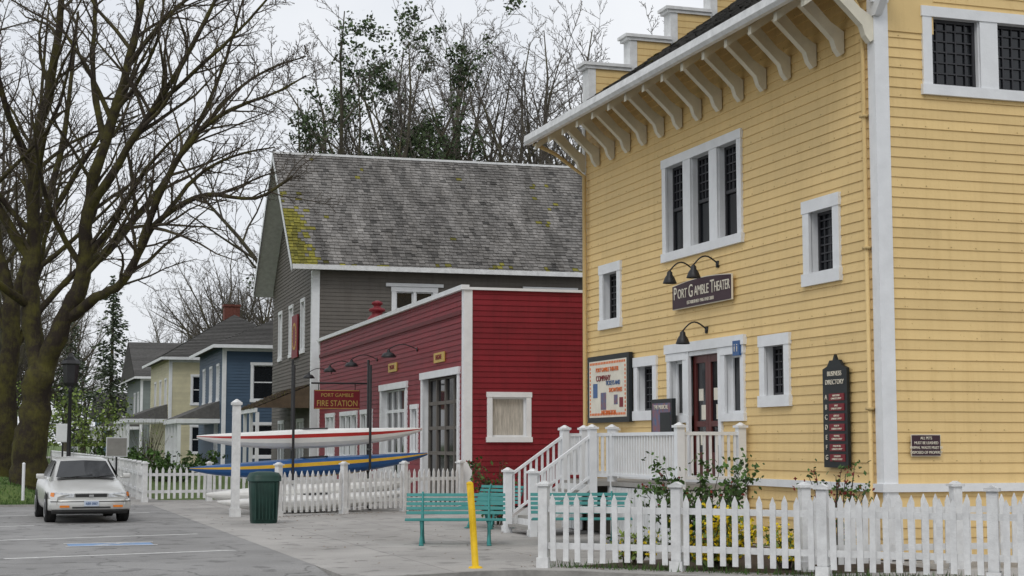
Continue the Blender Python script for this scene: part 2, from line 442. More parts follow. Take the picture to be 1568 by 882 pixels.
Y.prism(tr,F0,[(-.10,8.3),(-.10,8.75),(.24,8.75),(.24,8.5),(.18,8.3)],-.10,-.047)
Y.prism(tr,lambda y,n,z:(n,y,z),[(.0,8.1),(-.12,8.1),(-.5,8.55),(-.5,8.75),(-.35,8.75),(.0,8.35)],-.06,.06)
pb=Y.part('stepped_parapet','yellow_paint'); pc=Y.part('parapet_caps','white_weathered')
for y0,y1 in ((12.05,12.37),(-.03,.28)):
    for i in range(8):
        zt=10.10+.72*i
        for (a,b,zz) in ((i*1.0,i*1.0+1.0,zt),(15-i*1.0,16-i*1.0,zt)):
            Y.box(pb,F0,a,b,y0,y1,zz-2.2,zz-.001)
            k=zz-1.3
            while k<zz-.1:
                Y.box(pb,F0,a+.001,b-.001,y0-.012,y0-.001,k,k+.135,.97); k+=.152
            e0,e1=(a-.14,b) if a<8 else (a,b+.14)
            Y.box(pc,F0,e0,e1,y0-.1,y1+.1,zz,zz+.07); Y.box(pc,F0,e0+.05,e1-.002,y0-.06,y1+.06,zz-.07,zz-.002)
            Y.box(pc,F0,a-.012,a+.16,y0-.03,y1+.03,zz-1.0,zz-.072)
gooseneck(Y,W,5.5,4.94); gooseneck(Y,W,6.56,4.94); gooseneck(Y,W,6.0,3.78)
Y.finish()
# ---- signs on the theater
T=Asm('theater_sign',(12.40,20.7,0))
sd=T.part('board','sign_dark'); gd=T.part('gold_edge','cream_text')
def arch(s0,s1,z0,z1,c=.06,n=8):
    return [(s0,z0),(s1,z0)]+[(s1+(s0-s1)*i/n, z1+c*math.sin(math.pi*i/n)) for i in range(n+1)]
T.prism(gd,WEST(),arch(4.78,7.34,4.24,4.70),-.03,0); T.prism(sd,WEST(),arch(4.795,7.325,4.255,4.685),-.02,.012)
T.text('P',.34,(-.018,7.18,4.53),RW,'cream_text',sx=.82); T.text('ORT',.255,(-.018,6.85,4.515),RW,'cream_text',sx=.84)
T.text('G',.34,(-.018,6.47,4.53),RW,'cream_text',sx=.82); T.text('AMBLE',.255,(-.018,6.00,4.515),RW,'cream_text',sx=.82)
T.text('T',.34,(-.018,5.54,4.53),RW,'cream_text',sx=.82); T.text('HEATER',.255,(-.018,5.14,4.515),RW,'cream_text',sx=.70)
T.text('ESTABLISHED 1906 AND 2003',.09,(-.018,6.06,4.33),RW,'cream_text')
T.finish()
D=Asm('business_directory_sign',(12.42,20.7,0))
p=D.part('board','sign_green'); r=D.part('name_plates','sign_red')
D.prism(p,WEST(),[(.86,1.34),(1.60,1.34),(1.60,2.86),(1.46,2.90),(1.38,2.99),(1.28,2.99),(1.23,3.08),(1.18,2.99),(1.08,2.99),(1.0,2.90),(.86,2.86)],-.03,.02)
for i in range(7):
    z=2.42-i*.155
    D.box(r,WEST(),.94,1.40,.02,.03,z-.055,z+.055); D.text('ABCDEFG'[i],.11,(-.024,1.50,z),RW,'cream_text')
    for k,t in ((.022,('BLACKBIRD','DAILY','QUILTED','HEALTH','WISHING','MERCANTILE','TEA ROOM')[i]),(-.024,'GALLERY & SHOP')): D.text(t,.04,(-.034,1.17,z+k),RW,'cream_text')
D.text('BUSINESS',.105,(-.024,1.23,2.78),RW,'cream_text'); D.text('DIRECTORY',.105,(-.024,1.23,2.65),RW,'cream_text')
D.finish()
P=Asm('notice_plaque',(12.5,20.65,0))
P.box(P.part('edge','cream_text'),SOUTH(),.42,.92,0,.01,1.52,1.84)
P.box(P.part('board','sign_dark'),SOUTH(),.43,.91,.0,.016,1.53,1.83)
for i,t in enumerate(('ALL PETS','MUST BE LEASHED','ANIMAL WASTE MUST BE','DISPOSED OF PROPERLY')):
    P.text(t,.058,(.67,-.02,1.785-i*.07),RS,'cream_text',sx=.85)
P.finish()
P=Asm('event_poster_board',(12.40,20.7,0))
P.box(P.part('frame','sign_green'),WEST(),9.50,11.86,-.06,.03,2.15,3.57)
P.box(P.part('paper','poster_white'),WEST(),9.62,11.74,.03,.036,2.26,3.46)
o_=P.part('orange_border','orange')
for i in range(22):
    s=9.68+i*.093
    for z in (2.30,3.38): P.box(o_,WEST(),s,s+.06,.036,.041,z,z+.05)
for i in range(12):
    for s in (9.66,11.65): P.box(o_,WEST(),s,s+.05,.036,.041,2.37+i*.083,2.42+i*.083)
P.box(P.part('picture','poster_blue'),WEST(),10.75,11.05,.036,.042,2.42,2.78); P.box(P.part('picture','poster_blue'),WEST(),10.1,10.3,.036,.042,2.52,2.72)
P.box(P.part('picture2','kayak_blue'),WEST(),11.25,11.5,.036,.042,2.68,2.98)
P.box(P.part('picture3','sign_red'),WEST(),9.8,10.0,.036,.042,2.46,2.66)
P.text('PORT GAMBLE THEATER',.13,(-.045,10.68,3.26),RW,'orange',sx=.9); P.text('COMPANY',.17,(-.045,10.9,3.08),RW,'sign_red')
P.text('TICKETS AND',.13,(-.045,10.35,2.97),RW,'kayak_blue'); P.text('SHOWTIMES',.13,(-.045,10.2,2.82),RW,'orange'); P.text('INFORMATION',.12,(-.045,10.6,2.36),RW,'orange')
P.finish()
P=Asm('movie_poster',(12.30,20.7,0))
P.box(P.part('frame','sign_green'),WEST(),7.15,8.15,-.06,.02,1.0,2.56)
P.box(P.part('picture','poster_blue'),WEST(),7.22,8.08,.02,.026,1.5,2.48)
P.box(P.part('picture_panel','sign_green'),WEST(),7.22,7.7,.026,.030,1.7,2.3)
P.text('THE MUSICAL',.11,(-.034,7.65,2.40),RW,'cream_text')
P.finish()
P=Asm('restroom_sign',(12.42,20.7,0))
P.box(P.part('board','kayak_blue'),WEST(),4.52,4.78,-.02,.02,3.24,3.50)
P.text('i i',.2,(-.024,4.65,3.37),RW,'cream_text')
P.finish()

# ---- porch with stairs
P=Asm('entrance_porch',(0,0,0))
dk=P.part('deck_boards','porch_gray'); wr=P.part('railings','white_paint'); sk=P.part('skirt','white_weathered')
P.box(dk,F0,11.15,12.42,25.05,30.9,.92,1.0); P.box(dk,F0,10.75,11.149,28.15,29.75,.92,1.0)
y=25.1
while y<30.8:
    if not (28.1<y<29.7): P.box(sk,F0,11.17,11.19,y,y+.13,.02,.90)
    y+=.15
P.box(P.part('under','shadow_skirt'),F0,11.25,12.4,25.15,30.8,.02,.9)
x=11.2
while x<12.3: P.box(sk,F0,x,x+.13,25.08,25.10,.02,.90); x+=.15
for i in range(5):
    z=1.0-.167*(i+1); xa=10.75-.23*(i+1)
    P.box(dk,F0,xa,xa+.26,28.2,29.7,z-.05,z); P.box(sk,F0,xa+.21,xa+.23,28.22,29.68,z-.0,z+.115)
for yy in (28.16,29.70): P.prism(sk,F0,[(9.62,.02),(10.75,.86),(10.75,.98),(9.5,.12),(9.5,.02)],yy,yy+.03)
def post(x,y,z0,z1,w=.07):
    P.box(wr,F0,x-w,x+w,y-w,y+w,z0,z1); P.box(wr,F0,x-w-.03,x+w+.03,y-w-.03,y+w+.03,z1,z1+.04)
    P.lathe(wr,(x,y,z1+.04),[(.11,0),(.02,.05)],4)
def rail(a,b,za,zb,h=.85,pitch=.125):
    d=math.hypot(b[0]-a[0],b[1]-a[1]); f=LINE(a,(b[0]-a[0],b[1]-a[1]))
    for off,th in ((.1,.05),(h,.06)):
        P.prism(wr,f,[(0,za+off),(d,zb+off),(d,zb+off+th),(0,za+off+th)],-.035,.035)
    n=int(d/pitch)
    for i in range(1,n+1):
        s=d*i/(n+1); z=za+(zb-za)*s/d
        P.box(wr,f,s-.02,s+.02,-.018,.018,z+.14,z+h)
for q in ((11.2,25.1),(12.35,25.1),(11.2,28.2),(10.8,28.2),(10.8,29.7),(11.2,29.7),(11.2,30.85),(12.3,30.85)): post(*q,.5,1.98)
for q in ((9.62,28.2),(9.62,29.7)): post(*q,.0,1.16)
rail((11.2,25.1),(12.35,25.1),1,1); rail((11.2,25.1),(11.2,28.2),1,1); rail((11.2,28.2),(10.8,28.2),1,1)
rail((11.2,29.7),(10.8,29.7),1,1); rail((11.2,29.7),(11.2,30.85),1,1); rail((11.2,30.85),(12.3,30.85),1,1)
rail((10.8,28.2),(9.62,28.2),1.0,.18); rail((10.8,29.7),(9.62,29.7),1.0,.18)
P.finish()

# ================================================================ fire station
Fs=Asm('red_fire_station',(12.16,41.3,0),math.radians(-1.7))
rp=Fs.part('clapboards','red_paint'); tr=Fs.part('trim','white_paint')
opw=[]; LEN=23.4; HT=5.85
def bay(s0,s1,zt,cols,rows,col='white_paint'):
    Fs.box(tr,W,s0,s0+.22,-.02,.05,0,zt); Fs.box(tr,W,s1-.22,s1,-.02,.05,0,zt); Fs.box(tr,W,s0-.05,s1+.05,-.02,.08,zt,zt+.2)
    g=Fs.part('bay_glass','glass'); b=Fs.part('bay_door_frames' if col=='g' else 'bay_window_frames','gray_paint' if col=='g' else 'white_paint')
    a,c=s0+.22,s1-.22
    Fs.box(g,W,a,c,-.22,-.2,.0,zt); w=(c-a)/cols
    Fs.box(tr,W,a-.01,a,-.2,0,0,zt); Fs.box(tr,W,c,c+.01,-.2,0,0,zt)
    for i in range(cols+1):
        x=a+i*w; Fs.box(b,W,max(a,x-.06),min(c,x+.06),-.2,-.14,0,zt)
    for j in range(rows+1):
        z=zt*j/rows; Fs.box(b,W,a,c,-.198,-.15,max(0,z-.05),min(zt,z+.05))
    Fs.box(b,W,a,c,-.197,-.16,0,zt/rows*.9)
    opw.append((s0+.1,s1-.1,0,zt+.1))
bay(.45,5.0,3.6,4,5,'g')
opw.append(window(Fs,W,5.4,6.4,1.3,2.9,.14,.1))
bay(6.9,11.0,3.45,4,5)
opw.append(window(Fs,W,12.3,14.4,1.1,2.9,.16,.1,2,.2))
opw.append(window(Fs,W,15.0,18.4,1.1,2.9,.16,.1,3,.2))
opw.append(window(Fs,W,19.6,21.6,1.1,2.9,.16,.1,2,.2))
siding(Fs,rp,W,.02,LEN,.05,HT,.15,.020,opw,tv=.10)
o2=[window(Fs,So,.62,1.86,1.75,3.1,.14,.1,gm='curtain',hung=False)]
siding(Fs,rp,So,.02,14,.05,HT,.15,.020,o2,tv=.10)
Fs.box(tr,So,-.04,.2,0,.045,0,HT); Fs.box(tr,W,0,.18,.024,.04,0,HT); Fs.box(tr,W,LEN-.2,LEN,0,.05,0,HT)
Fs.box(tr,W,-.1,LEN+.05,-.1,.12,HT,HT+.13); Fs.box(tr,So,.1,14,-.1,.09,HT,HT+.07)
Fs.box(Fs.part('frieze','red_paint'),W,.2,LEN-.2,0,.06,5.2,5.32,.6)
Fs.add(Fs.part('flat_roof','dark_roof'),[(0,0,5.7),(14,0,5.7),(14,LEN,5.7),(0,LEN,5.7)],[(0,1,2,3)])
Fs.add(rp,[(14,0,0),(14,LEN,0),(14,LEN,HT),(14,0,HT)],[(0,1,2,3)]); Fs.add(rp,[(0,LEN,0),(14,LEN,0),(14,LEN,HT),(0,LEN,HT)],[(0,1,2,3)])
for s,z in ((5.6,4.55),(11.6,4.55),(15.8,4.55),(20.5,4.5)): gooseneck(Fs,W,s,z,.9,.1,.24)
for s in (2.7,9.0): Fs.box(Fs.part('name_plates','gold'),W,s-.6,s+.6,.02,.06,4.02,4.3); Fs.text('ENGINE',.2,(-.07,s,4.16),RW,'sign_red')
sr=Fs.part('roof_siren','sign_red',True)
Fs.lathe(sr,(.6,14.7,5.45),[(.40,0),(.40,.4),(.34,.75),(.2,.88),(.2,.95),(.30,1.0),(.30,1.08),(.15,1.13),(.13,1.2),(.2,1.25),(.2,1.32),(.05,1.38)],14)
Fs.finish()
P=Asm('fire_station_sign',(12.3,53.4,0),math.radians(-1.7))
P.box(P.part('board','sign_red'),SOUTH(),-1.85,-.3,-.05,.05,2.88,3.52)
e=P.part('edge','gold')
for a in ((-1.83,-.32,3.49,3.51),(-1.83,-.32,2.89,2.91)): P.box(e,SOUTH(),a[0],a[1],.05,.056,a[2],a[3])
P.tube(P.part('bracket_arm','black_metal'),[(0,0,3.75),(-1.95,0,3.75)],.03,6)
for x in (-1.7,-.45): P.tube(P.part('bracket_arm','black_metal'),[(x,0,3.75),(x,0,3.5)],.015,4)
P.text('FIRE STATION',.28,(-1.07,-.062,3.06),RS,'gold',sx=.8); P.text('PORT GAMBLE',.17,(-1.07,-.062,3.34),RS,'gold')
P.finish()

# ================================================================ gray store
G=Asm('gray_gabled_store',(12.8,66.0,0),math.radians(-2.2))
gp=G.part('clapboards','gray_paint'); tr=G.part('trim','white_paint')
slope=.868; ln=math.hypot(1,slope); cg,sg=1/ln,slope/ln
opg=[window(G,So,3.35,5.35,6.5,8.35,.2,.1,2,.12,hung=True),window(G,So,9.4,11.4,6.5,8.35,.2,.1,2,.12)]
G.box(tr,So,3.1,5.6,0,.1,8.36,8.5); G.box(tr,So,9.15,11.65,0,.1,8.36,8.5)
siding(G,gp,So,.02,20,.05,9.0,.16,.022,opg,tv=.06)
opf=[window(G,W,2.0,3.2,5.6,8.0,.16,.1),window(G,W,5.6,6.8,5.6,8.0,.16,.1),window(G,W,9.2,10.4,5.6,8.0,.16,.1),window(G,W,2.0,4.0,.8,2.8,.16,.1,2),window(G,W,8,10.0,.8,2.8,.16,.1,2)]
def glim(z):
    if z<9.3: return (.02,12.6)
    k=(z-9.3)/slope; return (k,12.6-k)
siding(G,gp,W,.02,12.6,.05,14.8,.16,.022,opf,glim,tv=.06)
siding(G,gp,NORTH(12.6),.02,20,.05,9.0,.16,.022,[],tv=.06)
G.box(tr,So,-.04,.28,0,.05,0,8.95); G.box(tr,W,0,.25,.024,.045,0,8.95)
def gs(s,n,t): return (s,-.55+cg*t-sg*n,9.07+sg*t+cg*n)
def gn(s,n,t): return (s,13.15-cg*t+sg*n,9.07+sg*t+cg*n)
rf=G.part('cedar_shake_roof','shake'); ms=G.part('roof_moss','moss')
TG=6.85/cg
def mossf(s,t):
    e=s+.95
    m=0.004
    wv=.95+.4*noise.noise(Vector((t*.8,1,4)))
    if t<5.6: m+=max(0,1.15-e/wv)*(1.1 if t<4.2 else .45)
    if t<.4: m+=.10
    m+=.06*max(0,noise.noise(Vector((s*.5,t*.5,7)))-.3)
    return m
shingles(G,rf,ms,gs,-.95,21,TG,.23,(.13,.3),mossf,1.0)
G.add(rf,[gn(-.95,0,0),gn(21,0,0),gn(21,0,TG),gn(-.95,0,TG)],[(0,1,2,3)],.7)
sf=G.part('soffit','white_weathered')
for g in (gs,gn):
    G.add(sf,[g(-.93,-.16,0),g(21,-.16,0),g(21,-.16,TG-.15),g(-.93,-.16,TG-.15)],[(0,1,2,3)])
    G.add(tr,[g(-.97,-.28,-.03),g(-.97,.03,-.03),g(-.97,.03,TG+.01),g(-.97,-.28,TG-.1)],[(0,1,2,3)])
    G.add(tr,[g(-.93,-.28,-.03),g(-.93,-.16,-.03),g(-.93,-.16,TG),g(-.93,-.28,TG-.1)],[(0,1,2,3)])
G.box(G.part('eave_gutter','white_weathered'),So,-.95,21,.56,.68,8.93,9.13)
G.box(G.part('ridge_cap','white_weathered'),lambda s,n,z:(s,6.3+n,z),-.97,21,-.13,.13,9.07+TG*sg-.06,9.07+TG*sg+.04)
pr=G.part('porch_roof','brown_roof')
def pg(s,n,t): return (-2.3+.92*t-.39*n,s,3.2+.39*t+.92*n)
shingles(G,pr,ms,pg,.3,9.2,2.5,.2,(.15,.3),lambda s,t:.1,.9)
G.add(pr,[(-2.3,.3,3.2),(0,.3,4.15),(0,.3,3.2)],[(0,1,2)],.7)
G.box(tr,W,.3,9.2,2.2,2.3,3.02,3.19)
for s in (.4,2.6,4.8,7.0,9.1): G.box(tr,W,s-.07,s+.07,2.12,2.26,0,3.02)
G.finish()
P=Asm('red_shop_sign',(12.8,66.0,0),math.radians(-2.2))
P.box(P.part('board','sign_red'),WEST(),3.6,5.3,.06,.12,5.5,7.4)
for k in range(24):
    t=2*math.pi*k/24; P.box(P.part('emblem','gold'),WEST(),4.45+.55*math.cos(t)-.05,4.45+.55*math.cos(t)+.05,.12,.14,6.45+.55*math.sin(t)-.05,6.45+.55*math.sin(t)+.05)
P.finish()

# ================================================================ other houses
def house(name,loc,ang,Wd,L,h,rh,paint,roof='dark_roof',hip=True,chim=(),porch=None,wins_s=(),wins_w=()):
    A=Asm(name,loc,ang); p=A.part('clapboards',paint); tr=A.part('trim','white_paint')
    o1=[window(A,So,a,b,c,d,.15,.08,hung=True) for a,b,c,d in wins_s]
    o2=[window(A,W,a,b,c,d,.15,.08,hung=True) for a,b,c,d in wins_w]
    siding(A,p,So,0,L,.1,h,.17,.02,o1); siding(A,p,W,0,Wd,.1,h,.17,.02,o2)
    siding(A,p,NORTH(Wd),0,L,.1,h,.17,.02,[])
    A.box(tr,So,-.03,.17,0,.05,0,h); A.box(tr,W,0,.15,.022,.04,0,h); A.box(tr,So,-.03,L,0,.06,h-.3,h)
    o=.6; r=A.part('roof',roof); q=h
    m=min(Wd,L)/2
    if hip:
        if L>=Wd: ra,rb=(m,Wd/2),(L-m,Wd/2)
        else: ra,rb=(L/2,m),(L/2,Wd-m)
    else: ra,rb=(-o,Wd/2),(L+o,Wd/2)
    V=[(-o,-o,q),(L+o,-o,q),(L+o,Wd+o,q),(-o,Wd+o,q),(ra[0],ra[1],q+rh),(rb[0],rb[1],q+rh)]
    if L>=Wd or not hip: Fc=[(0,1,5,4),(2,3,4,5),(1,2,5),(3,0,4)]
    else: Fc=[(0,1,4),(1,2,5,4),(2,3,5),(3,0,4,5)]
    A.add(r,V,Fc+[(0,1,2,3)],.9)
    for fc in Fc:
        P_=[Vector(V[i]) for i in fc]
        if len(P_)==3: P_=[P_[0],P_[1],P_[2],P_[2]]
        n=(P_[1]-P_[0]).cross(P_[2]-P_[0]).normalized()
        if n.z<0: n=-n
        K=int((P_[3]-P_[0]).length/.28)
        for k in range(K):
            t0,t1=k/K,(k+1)/K
            a=P_[0].lerp(P_[3],t0); b=P_[1].lerp(P_[2],t0); c=P_[1].lerp(P_[2],t1); d=P_[0].lerp(P_[3],t1)
            A.add(r,[tuple(a+n*.045),tuple(b+n*.045),tuple(c+n*.008),tuple(d+n*.008),tuple(a),tuple(b)],[(0,1,2,3),(4,5,1,0)],R.uniform(.8,1.15))
    A.box(tr,F0,-o-.03,L+o+.03,-o-.03,-o,q-.15,q+.03); A.box(tr,F0,-o-.03,-o,-o,Wd+o,q-.15,q+.03)
    for (x,y,zt) in chim:
        A.box(A.part('chimney','brick'),F0,x-.55,x+.55,y-.4,y+.4,h,zt); A.box(A.part('chimney','brick'),F0,x-.62,x+.62,y-.47,y+.47,zt,zt+.15)
    if porch:
        y0,y1,dp,hz=porch
        A.add(r,[(-dp,y0,hz),(-dp,y1,hz),(0,y1-.4,hz+1.0),(0,y0+.4,hz+1.0)],[(0,1,2,3)],1.0)
        A.add(r,[(-dp,y0,hz),(0,y0+.4,hz+1.0),(0,y0,hz)],[(0,1,2)],.9)
        A.box(tr,F0,-dp,0,y0,y1,hz-.25,hz-.01)
        n=4
        for i in range(n+1):
            y=y0+.2+(y1-y0-.4)*i/n; A.box(tr,F0,-dp+.1,-dp+.28,y-.09,y+.09,.5,hz-.25)
        A.box(tr,F0,-dp,-.02,y0,y1,.3,.5); A.box(tr,F0,-dp+.15,-dp+.2,y0+.2,y1-.2,1.3,1.38)
        y=y0+.2
        while y<y1-.2: A.box(tr,F0,-dp+.16,-dp+.19,y,y+.05,.6,1.3); y+=.16
    A.finish()
house('blue_house',(12.25,88.6,0),math.radians(-1),12,10,7.1,2.5,'blue_paint',chim=((4.4,5.3,10.4),(6.2,5.6,10.2)),porch=(1,9,2.4,3.1),
      wins_s=((1.5,3.1,4.0,6.2),(5.5,7,4.0,6.2),(1.5,3.1,.9,2.9)),wins_w=((1.5,2.8,4,6.2),(5,6.3,4,6.2),(8.5,9.8,4,6.2),(2,3.5,1,3)))
house('cream_house',(11.6,109.8,0),0,13,10,7.5,3.4,'pale_paint',chim=((5,6.5,11.6),),porch=(0.5,12,2.8,3.4),
      wins_s=((1.4,2.8,4.3,6.4),(1.4,2.8,1,3)),wins_w=((1.5,2.8,4,6.2),(5,6.3,4,6.2),(8.5,9.8,4,6.2)))
house('gray_green_house',(12.4,140,0),0,14,11,7.4,3.4,'green_gray_paint',hip=False,porch=(0.5,13,3.4,3.2),
      wins_s=((1.4,2.8,4.3,6.4),(1.4,2.8,1,3)),wins_w=((1.5,2.8,4,6.2),(5,6.3,4,6.2)))
house('light_blue_house',(13.0,196,0),0,14,14,5.0,3.0,'light_blue_paint',hip=False,porch=(0.5,13,3,3.0),wins_s=((1.4,2.8,2,4),(4.4,5.8,2,4)))

# ================================================================ fences
def fence(name,pts,h=1.02,pitch=.165,pw=.078,span=2.05,m='white_weathered',z0=0.0,ph=1.12):
    o=pts[0]; A=Asm(name,(o[0],o[1],z0)); pk=A.part('pickets',m); rl=A.part('rails',m); ps=A.part('posts',m)
    P_=[(a-o[0],b-o[1]) for a,b in pts]
    def post(x,y,d):
        f=LINE((x,y),d); w=.065
        A.box(ps,f,-w,w,-w,w,0,ph); A.box(ps,f,-w-.03,w+.03,-w-.03,w+.03,ph,ph+.035); A.box(ps,f,-w-.02,w+.02,-w-.02,w+.02,0,.14)
        A.prism(ps,f,[(-w-.01,ph+.035),(w+.01,ph+.035),(0,ph+.075)],-w,w)
    for a,b in zip(P_[:-1],P_[1:]):
        d=(b[0]-a[0],b[1]-a[1]); l=math.hypot(*d); f=LINE(a,d); n=max(1,round(l/span))
        for i in range(n):
            s0=l*i/n; s1=l*(i+1)/n
            q=f(s0,0,0); post(q[0],q[1],d)
            for z in (.26,.76): A.box(rl,f,s0+.066,s1-.066,-.02,.02,z,z+.085)
            k=int((s1-s0-.13)/pitch); g=(s1-s0-.13)/k
            for j in range(k):
                c=s0+.065+g*(j+.5)+R.uniform(-.008,.008); hh=h+R.uniform(-.018,.015); lean=R.uniform(-.014,.014); bb=.09+R.uniform(-.012,.012); nn=R.uniform(0,.004)
                A.prism(pk,f,[(c-pw/2,bb),(c+pw/2,bb),(c+pw/2+lean,hh-.095),(c+lean,hh),(c-pw/2+lean,hh-.095)],.021+nn,.042+nn)
        q=f(l,0,0); post(q[0],q[1],d)
    A.finish()
fence('picket_fence',[(7.38,21.15),(8.85,19.94),(10.25,18.5),(11.80,17.05),(16.2,13.0)],span=2.1)
fence('picket_fence',[(10.45,19.35),(17.2,18.9)])
fence('picket_fence',[(4.45,48.3),(12.1,49.6)])
fence('picket_fence',[(4.45,48.45),(4.9,66),(5.0,100),(5.0,135)],pitch=.2,span=2.6)
fence('picket_fence',[(6.55,37.7),(11.95,41.0)],ph=1.2,h=1.06)

# ================================================================ tall white post
P=Asm('white_gate_post',(5.6,38.1,0)); p=P.part('shaft','white_weathered')
P.box(p,F0,-.09,.09,-.09,.09,0,2.62); P.box(p,F0,-.12,.12,-.12,.12,2.62,2.68); P.box(p,F0,-.12,.12,-.12,.12,0,.2); P.lathe(p,(0,0,2.68),[(.13,0),(.02,.08)],4)
P.finish()
# ---------------- trash bin
P=Asm('trash_bin',(5.75,34.9,0)); p=P.part('body','bin_green',True); p['bev']=.02
def rs(w,z,n=24,e=4):
    out=[]
    for k in range(n):
        t=2*math.pi*k/n; c,s_=math.cos(t),math.sin(t); rr=w/((abs(c)**e+abs(s_)**e)**(1/e)); out.append((rr*c,rr*s_,z))
    return out
P.loft(p,[rs(.26,0),rs(.28,.04),rs(.32,.9)]); l=P.part('lid','bin_green',True)
P.loft(l,[rs(.35,.9),rs(.35,1.0),rs(.30,1.08),rs(.15,1.11)])
for k in range(-3,4): P.box(P.part('ribs','bin_green'),F0,k*.075-.012,k*.075+.012,-.325,-.27,.08,.88,.6)
P.finish()
# ---------------- yellow bollard
P=Asm('yellow_bollard',(6.45,21.35,0)); p=P.part('pipe','bollard_yellow',True)
P.tube(p,[(0.0,0,0),(-.04,0,.6),(-.085,0,1.16)],.048,14); P.lathe(p,(0,0,0),[(.1,0),(.09,.02),(.05,.03)],14)
P.lathe(p,(-.087,0,1.15),[(.05,0),(.045,.02),(.02,.035)],14)
P.finish()
# ---------------- benches
def bench(loc,ang,L=1.70):
    A=Asm('park_bench',loc,ang); s=A.part('seat_slats','teal_paint'); b=A.part('backrest_slats','teal_paint'); l=A.part('legs','teal_paint',True); s['bev']=b['bev']=.006
    for i in range(6):
        y=-.30+i*.082; z=.43-.008*i+ (.0 if i else -.02)
        A.box(s,F0,-L/2,L/2,y,y+.062,z,z+.03)
    for i in range(5):
        t=i/4; y=.22+.14*t; z=.50+.30*t
        A.prism(b,lambda q,n,zz:(n,q,zz),[(y,z),(y+.028,z+.0),(y+.045,z+.052),(y+.018,z+.054)],-L/2,L/2)
    for x in (-L/2+.28,L/2-.28):
        A.tube(l,[(x,-.30,0),(x,-.25,.12),(x,-.20,.28),(x,-.26,.41)],[.04,.032,.028,.032],6)
        A.tube(l,[(x,.36,0),(x,.26,.14),(x,.2,.3),(x,.22,.46),(x,.3,.68),(x,.37,.88)],[.04,.032,.03,.028,.022,.018],6)
        A.tube(l,[(x,-.28,.40),(x,0,.385),(x,.22,.40)],.024,6)
        A.tube(l,[(x,-.2,.26),(x,0,.31),(x,.2,.27)],.018,5)
        A.box(l,F0,x-.04,x+.04,-.36,-.24,0,.025); A.box(l,F0,x-.04,x+.04,.3,.42,0,.025)
    A.finish()
bench((7.62,26.4,0),math.radians(-17))
bench((9.75,26.0,0),math.radians(-15))
bench((9.75,31.3,0),math.radians(-62),1.2)
# ---------------- kayaks
def kayak(P0,P1,wid,hgt,deck,hull,stripe=None,rock=.12):
    A=Asm('kayak',(P0[0],P0[1],P0[2])); a=Vector((0,0,0)); b=Vector(P1)-Vector(P0); L=b.length; d=b.normalized(); side=Vector((d.y,-d.x,0)).normalized()
    pd=A.part('deck',deck,True); ph=A.part('hull',hull,True); st=A.part('stripe',stripe or hull,True)
    N=28; K=14; secs=[]
    for i in range(N+1):
        t=i/N; w=wid/2*max(.012,math.sin(math.pi*t)**.7); h=hgt/2*max(.14,math.sin(math.pi*t)**.55); c=a+d*(t*L)+Vector((0,0,rock*abs(2*t-1)**3))
        secs.append([tuple(c+side*(w*math.cos(2*math.pi*k/K))+Vector((0,0,h*(math.sin(2*math.pi*k/K)*(1 if math.sin(2*math.pi*k/K)<0 else .8))))) for k in range(K)])
    for i in range(N):
        for k in range(K):
            k2=(k+1)%K; ang=(k+.5)/K
            q=pd if ang<.5 else ph
            if stripe and (k in (0,K//2-1)) : q=st
            A.add(q,[secs[i][k],secs[i][k2],secs[i+1][k2],secs[i+1][k]],[(0,1,2,3)])
    m=a+d*(L*.5)+Vector((0,0,hgt*.40)); rim=A.part('cockpit_rim','car_trim',True)
    A.tube(rim,[tuple(m+d*(.38*math.cos(t*math.pi/8))+side*(wid*.3*math.sin(t*math.pi/8))) for t in range(17)],.018,5)
    A.finish(); 
kayak((4.95,40.3,1.76),(11.1,41.7,1.98),.60,.56,'kayak_white','kayak_white','kayak_red')
kayak((4.75,40.0,.98),(11.3,41.9,1.32),.66,.54,'kayak_blue','kayak_blue','kayak_yellow')
kayak((5.1,39.5,.36),(10.8,41.2,.66),.66,.60,'kayak_white','kayak_white')
kayak((5.3,39.0,.20),(10.4,40.4,.36),.62,.46,'kayak_white','kayak_white')
kayak((5.9,40.9,.98),(10.6,42.2,1.18),.55,.46,'kayak_yellow','kayak_yellow')
P=Asm('kayak_rack',(0,0,0)); p=P.part('frame','black_metal'); 
for (x,y,h) in ((7.35,40.25,3.7),(7.55,41.55,3.9),(9.45,40.75,3.75),(9.7,42.1,3.95)):
    P.tube(p,[(x,y,0),(x,y,h)],.035,6)
for (x0,y0,x1,y1) in ((7.35,40.25,7.55,41.55),(9.45,40.75,9.7,42.1)):
    for z in (.10,.74,1.56): P.tube(p,[(x0-.1,y0-.5,z),(x1,y1,z)],.03,5)
P.finish()

# ================================================================ car
C=Asm('parked_car',(2.18,35.9,0.0),math.radians(2.5))
bd=C.part('body','car_paint',True); bd['sub']=2
st=[(-.02,.64,.72,.70,.58,.27,.42,.57,.62),(.0,.66,.74,.72,.60,.25,.42,.59,.64),(.10,.75,.81,.79,.64,.21,.44,.64,.70),(.40,.82,.86,.83,.66,.19,.46,.71,.79),(.95,.84,.875,.85,.69,.19,.5,.78,.89),
(1.35,.84,.88,.86,.72,.19,.5,.84,.94),(2.4,.84,.885,.87,.75,.19,.5,.88,.95),(3.6,.84,.88,.86,.74,.19,.5,.91,.98),(4.2,.82,.86,.84,.71,.22,.5,.91,.99),(4.6,.78,.82,.80,.68,.25,.5,.88,.95),(4.7,.74,.76,.74,.64,.35,.5,.80,.86)]
def sec(y,wb,wm,ws,wt,zb,zm,zs,zt):
    h=[(wb*.6,zb),(wb,zb+.02),(wm,zm),(ws,zs),(wt,zt-.015),(wt*.5,zt+.01)]
    return [(x,y,z) for x,z in h]+[(-x,y,z) for x,z in h[::-1]]
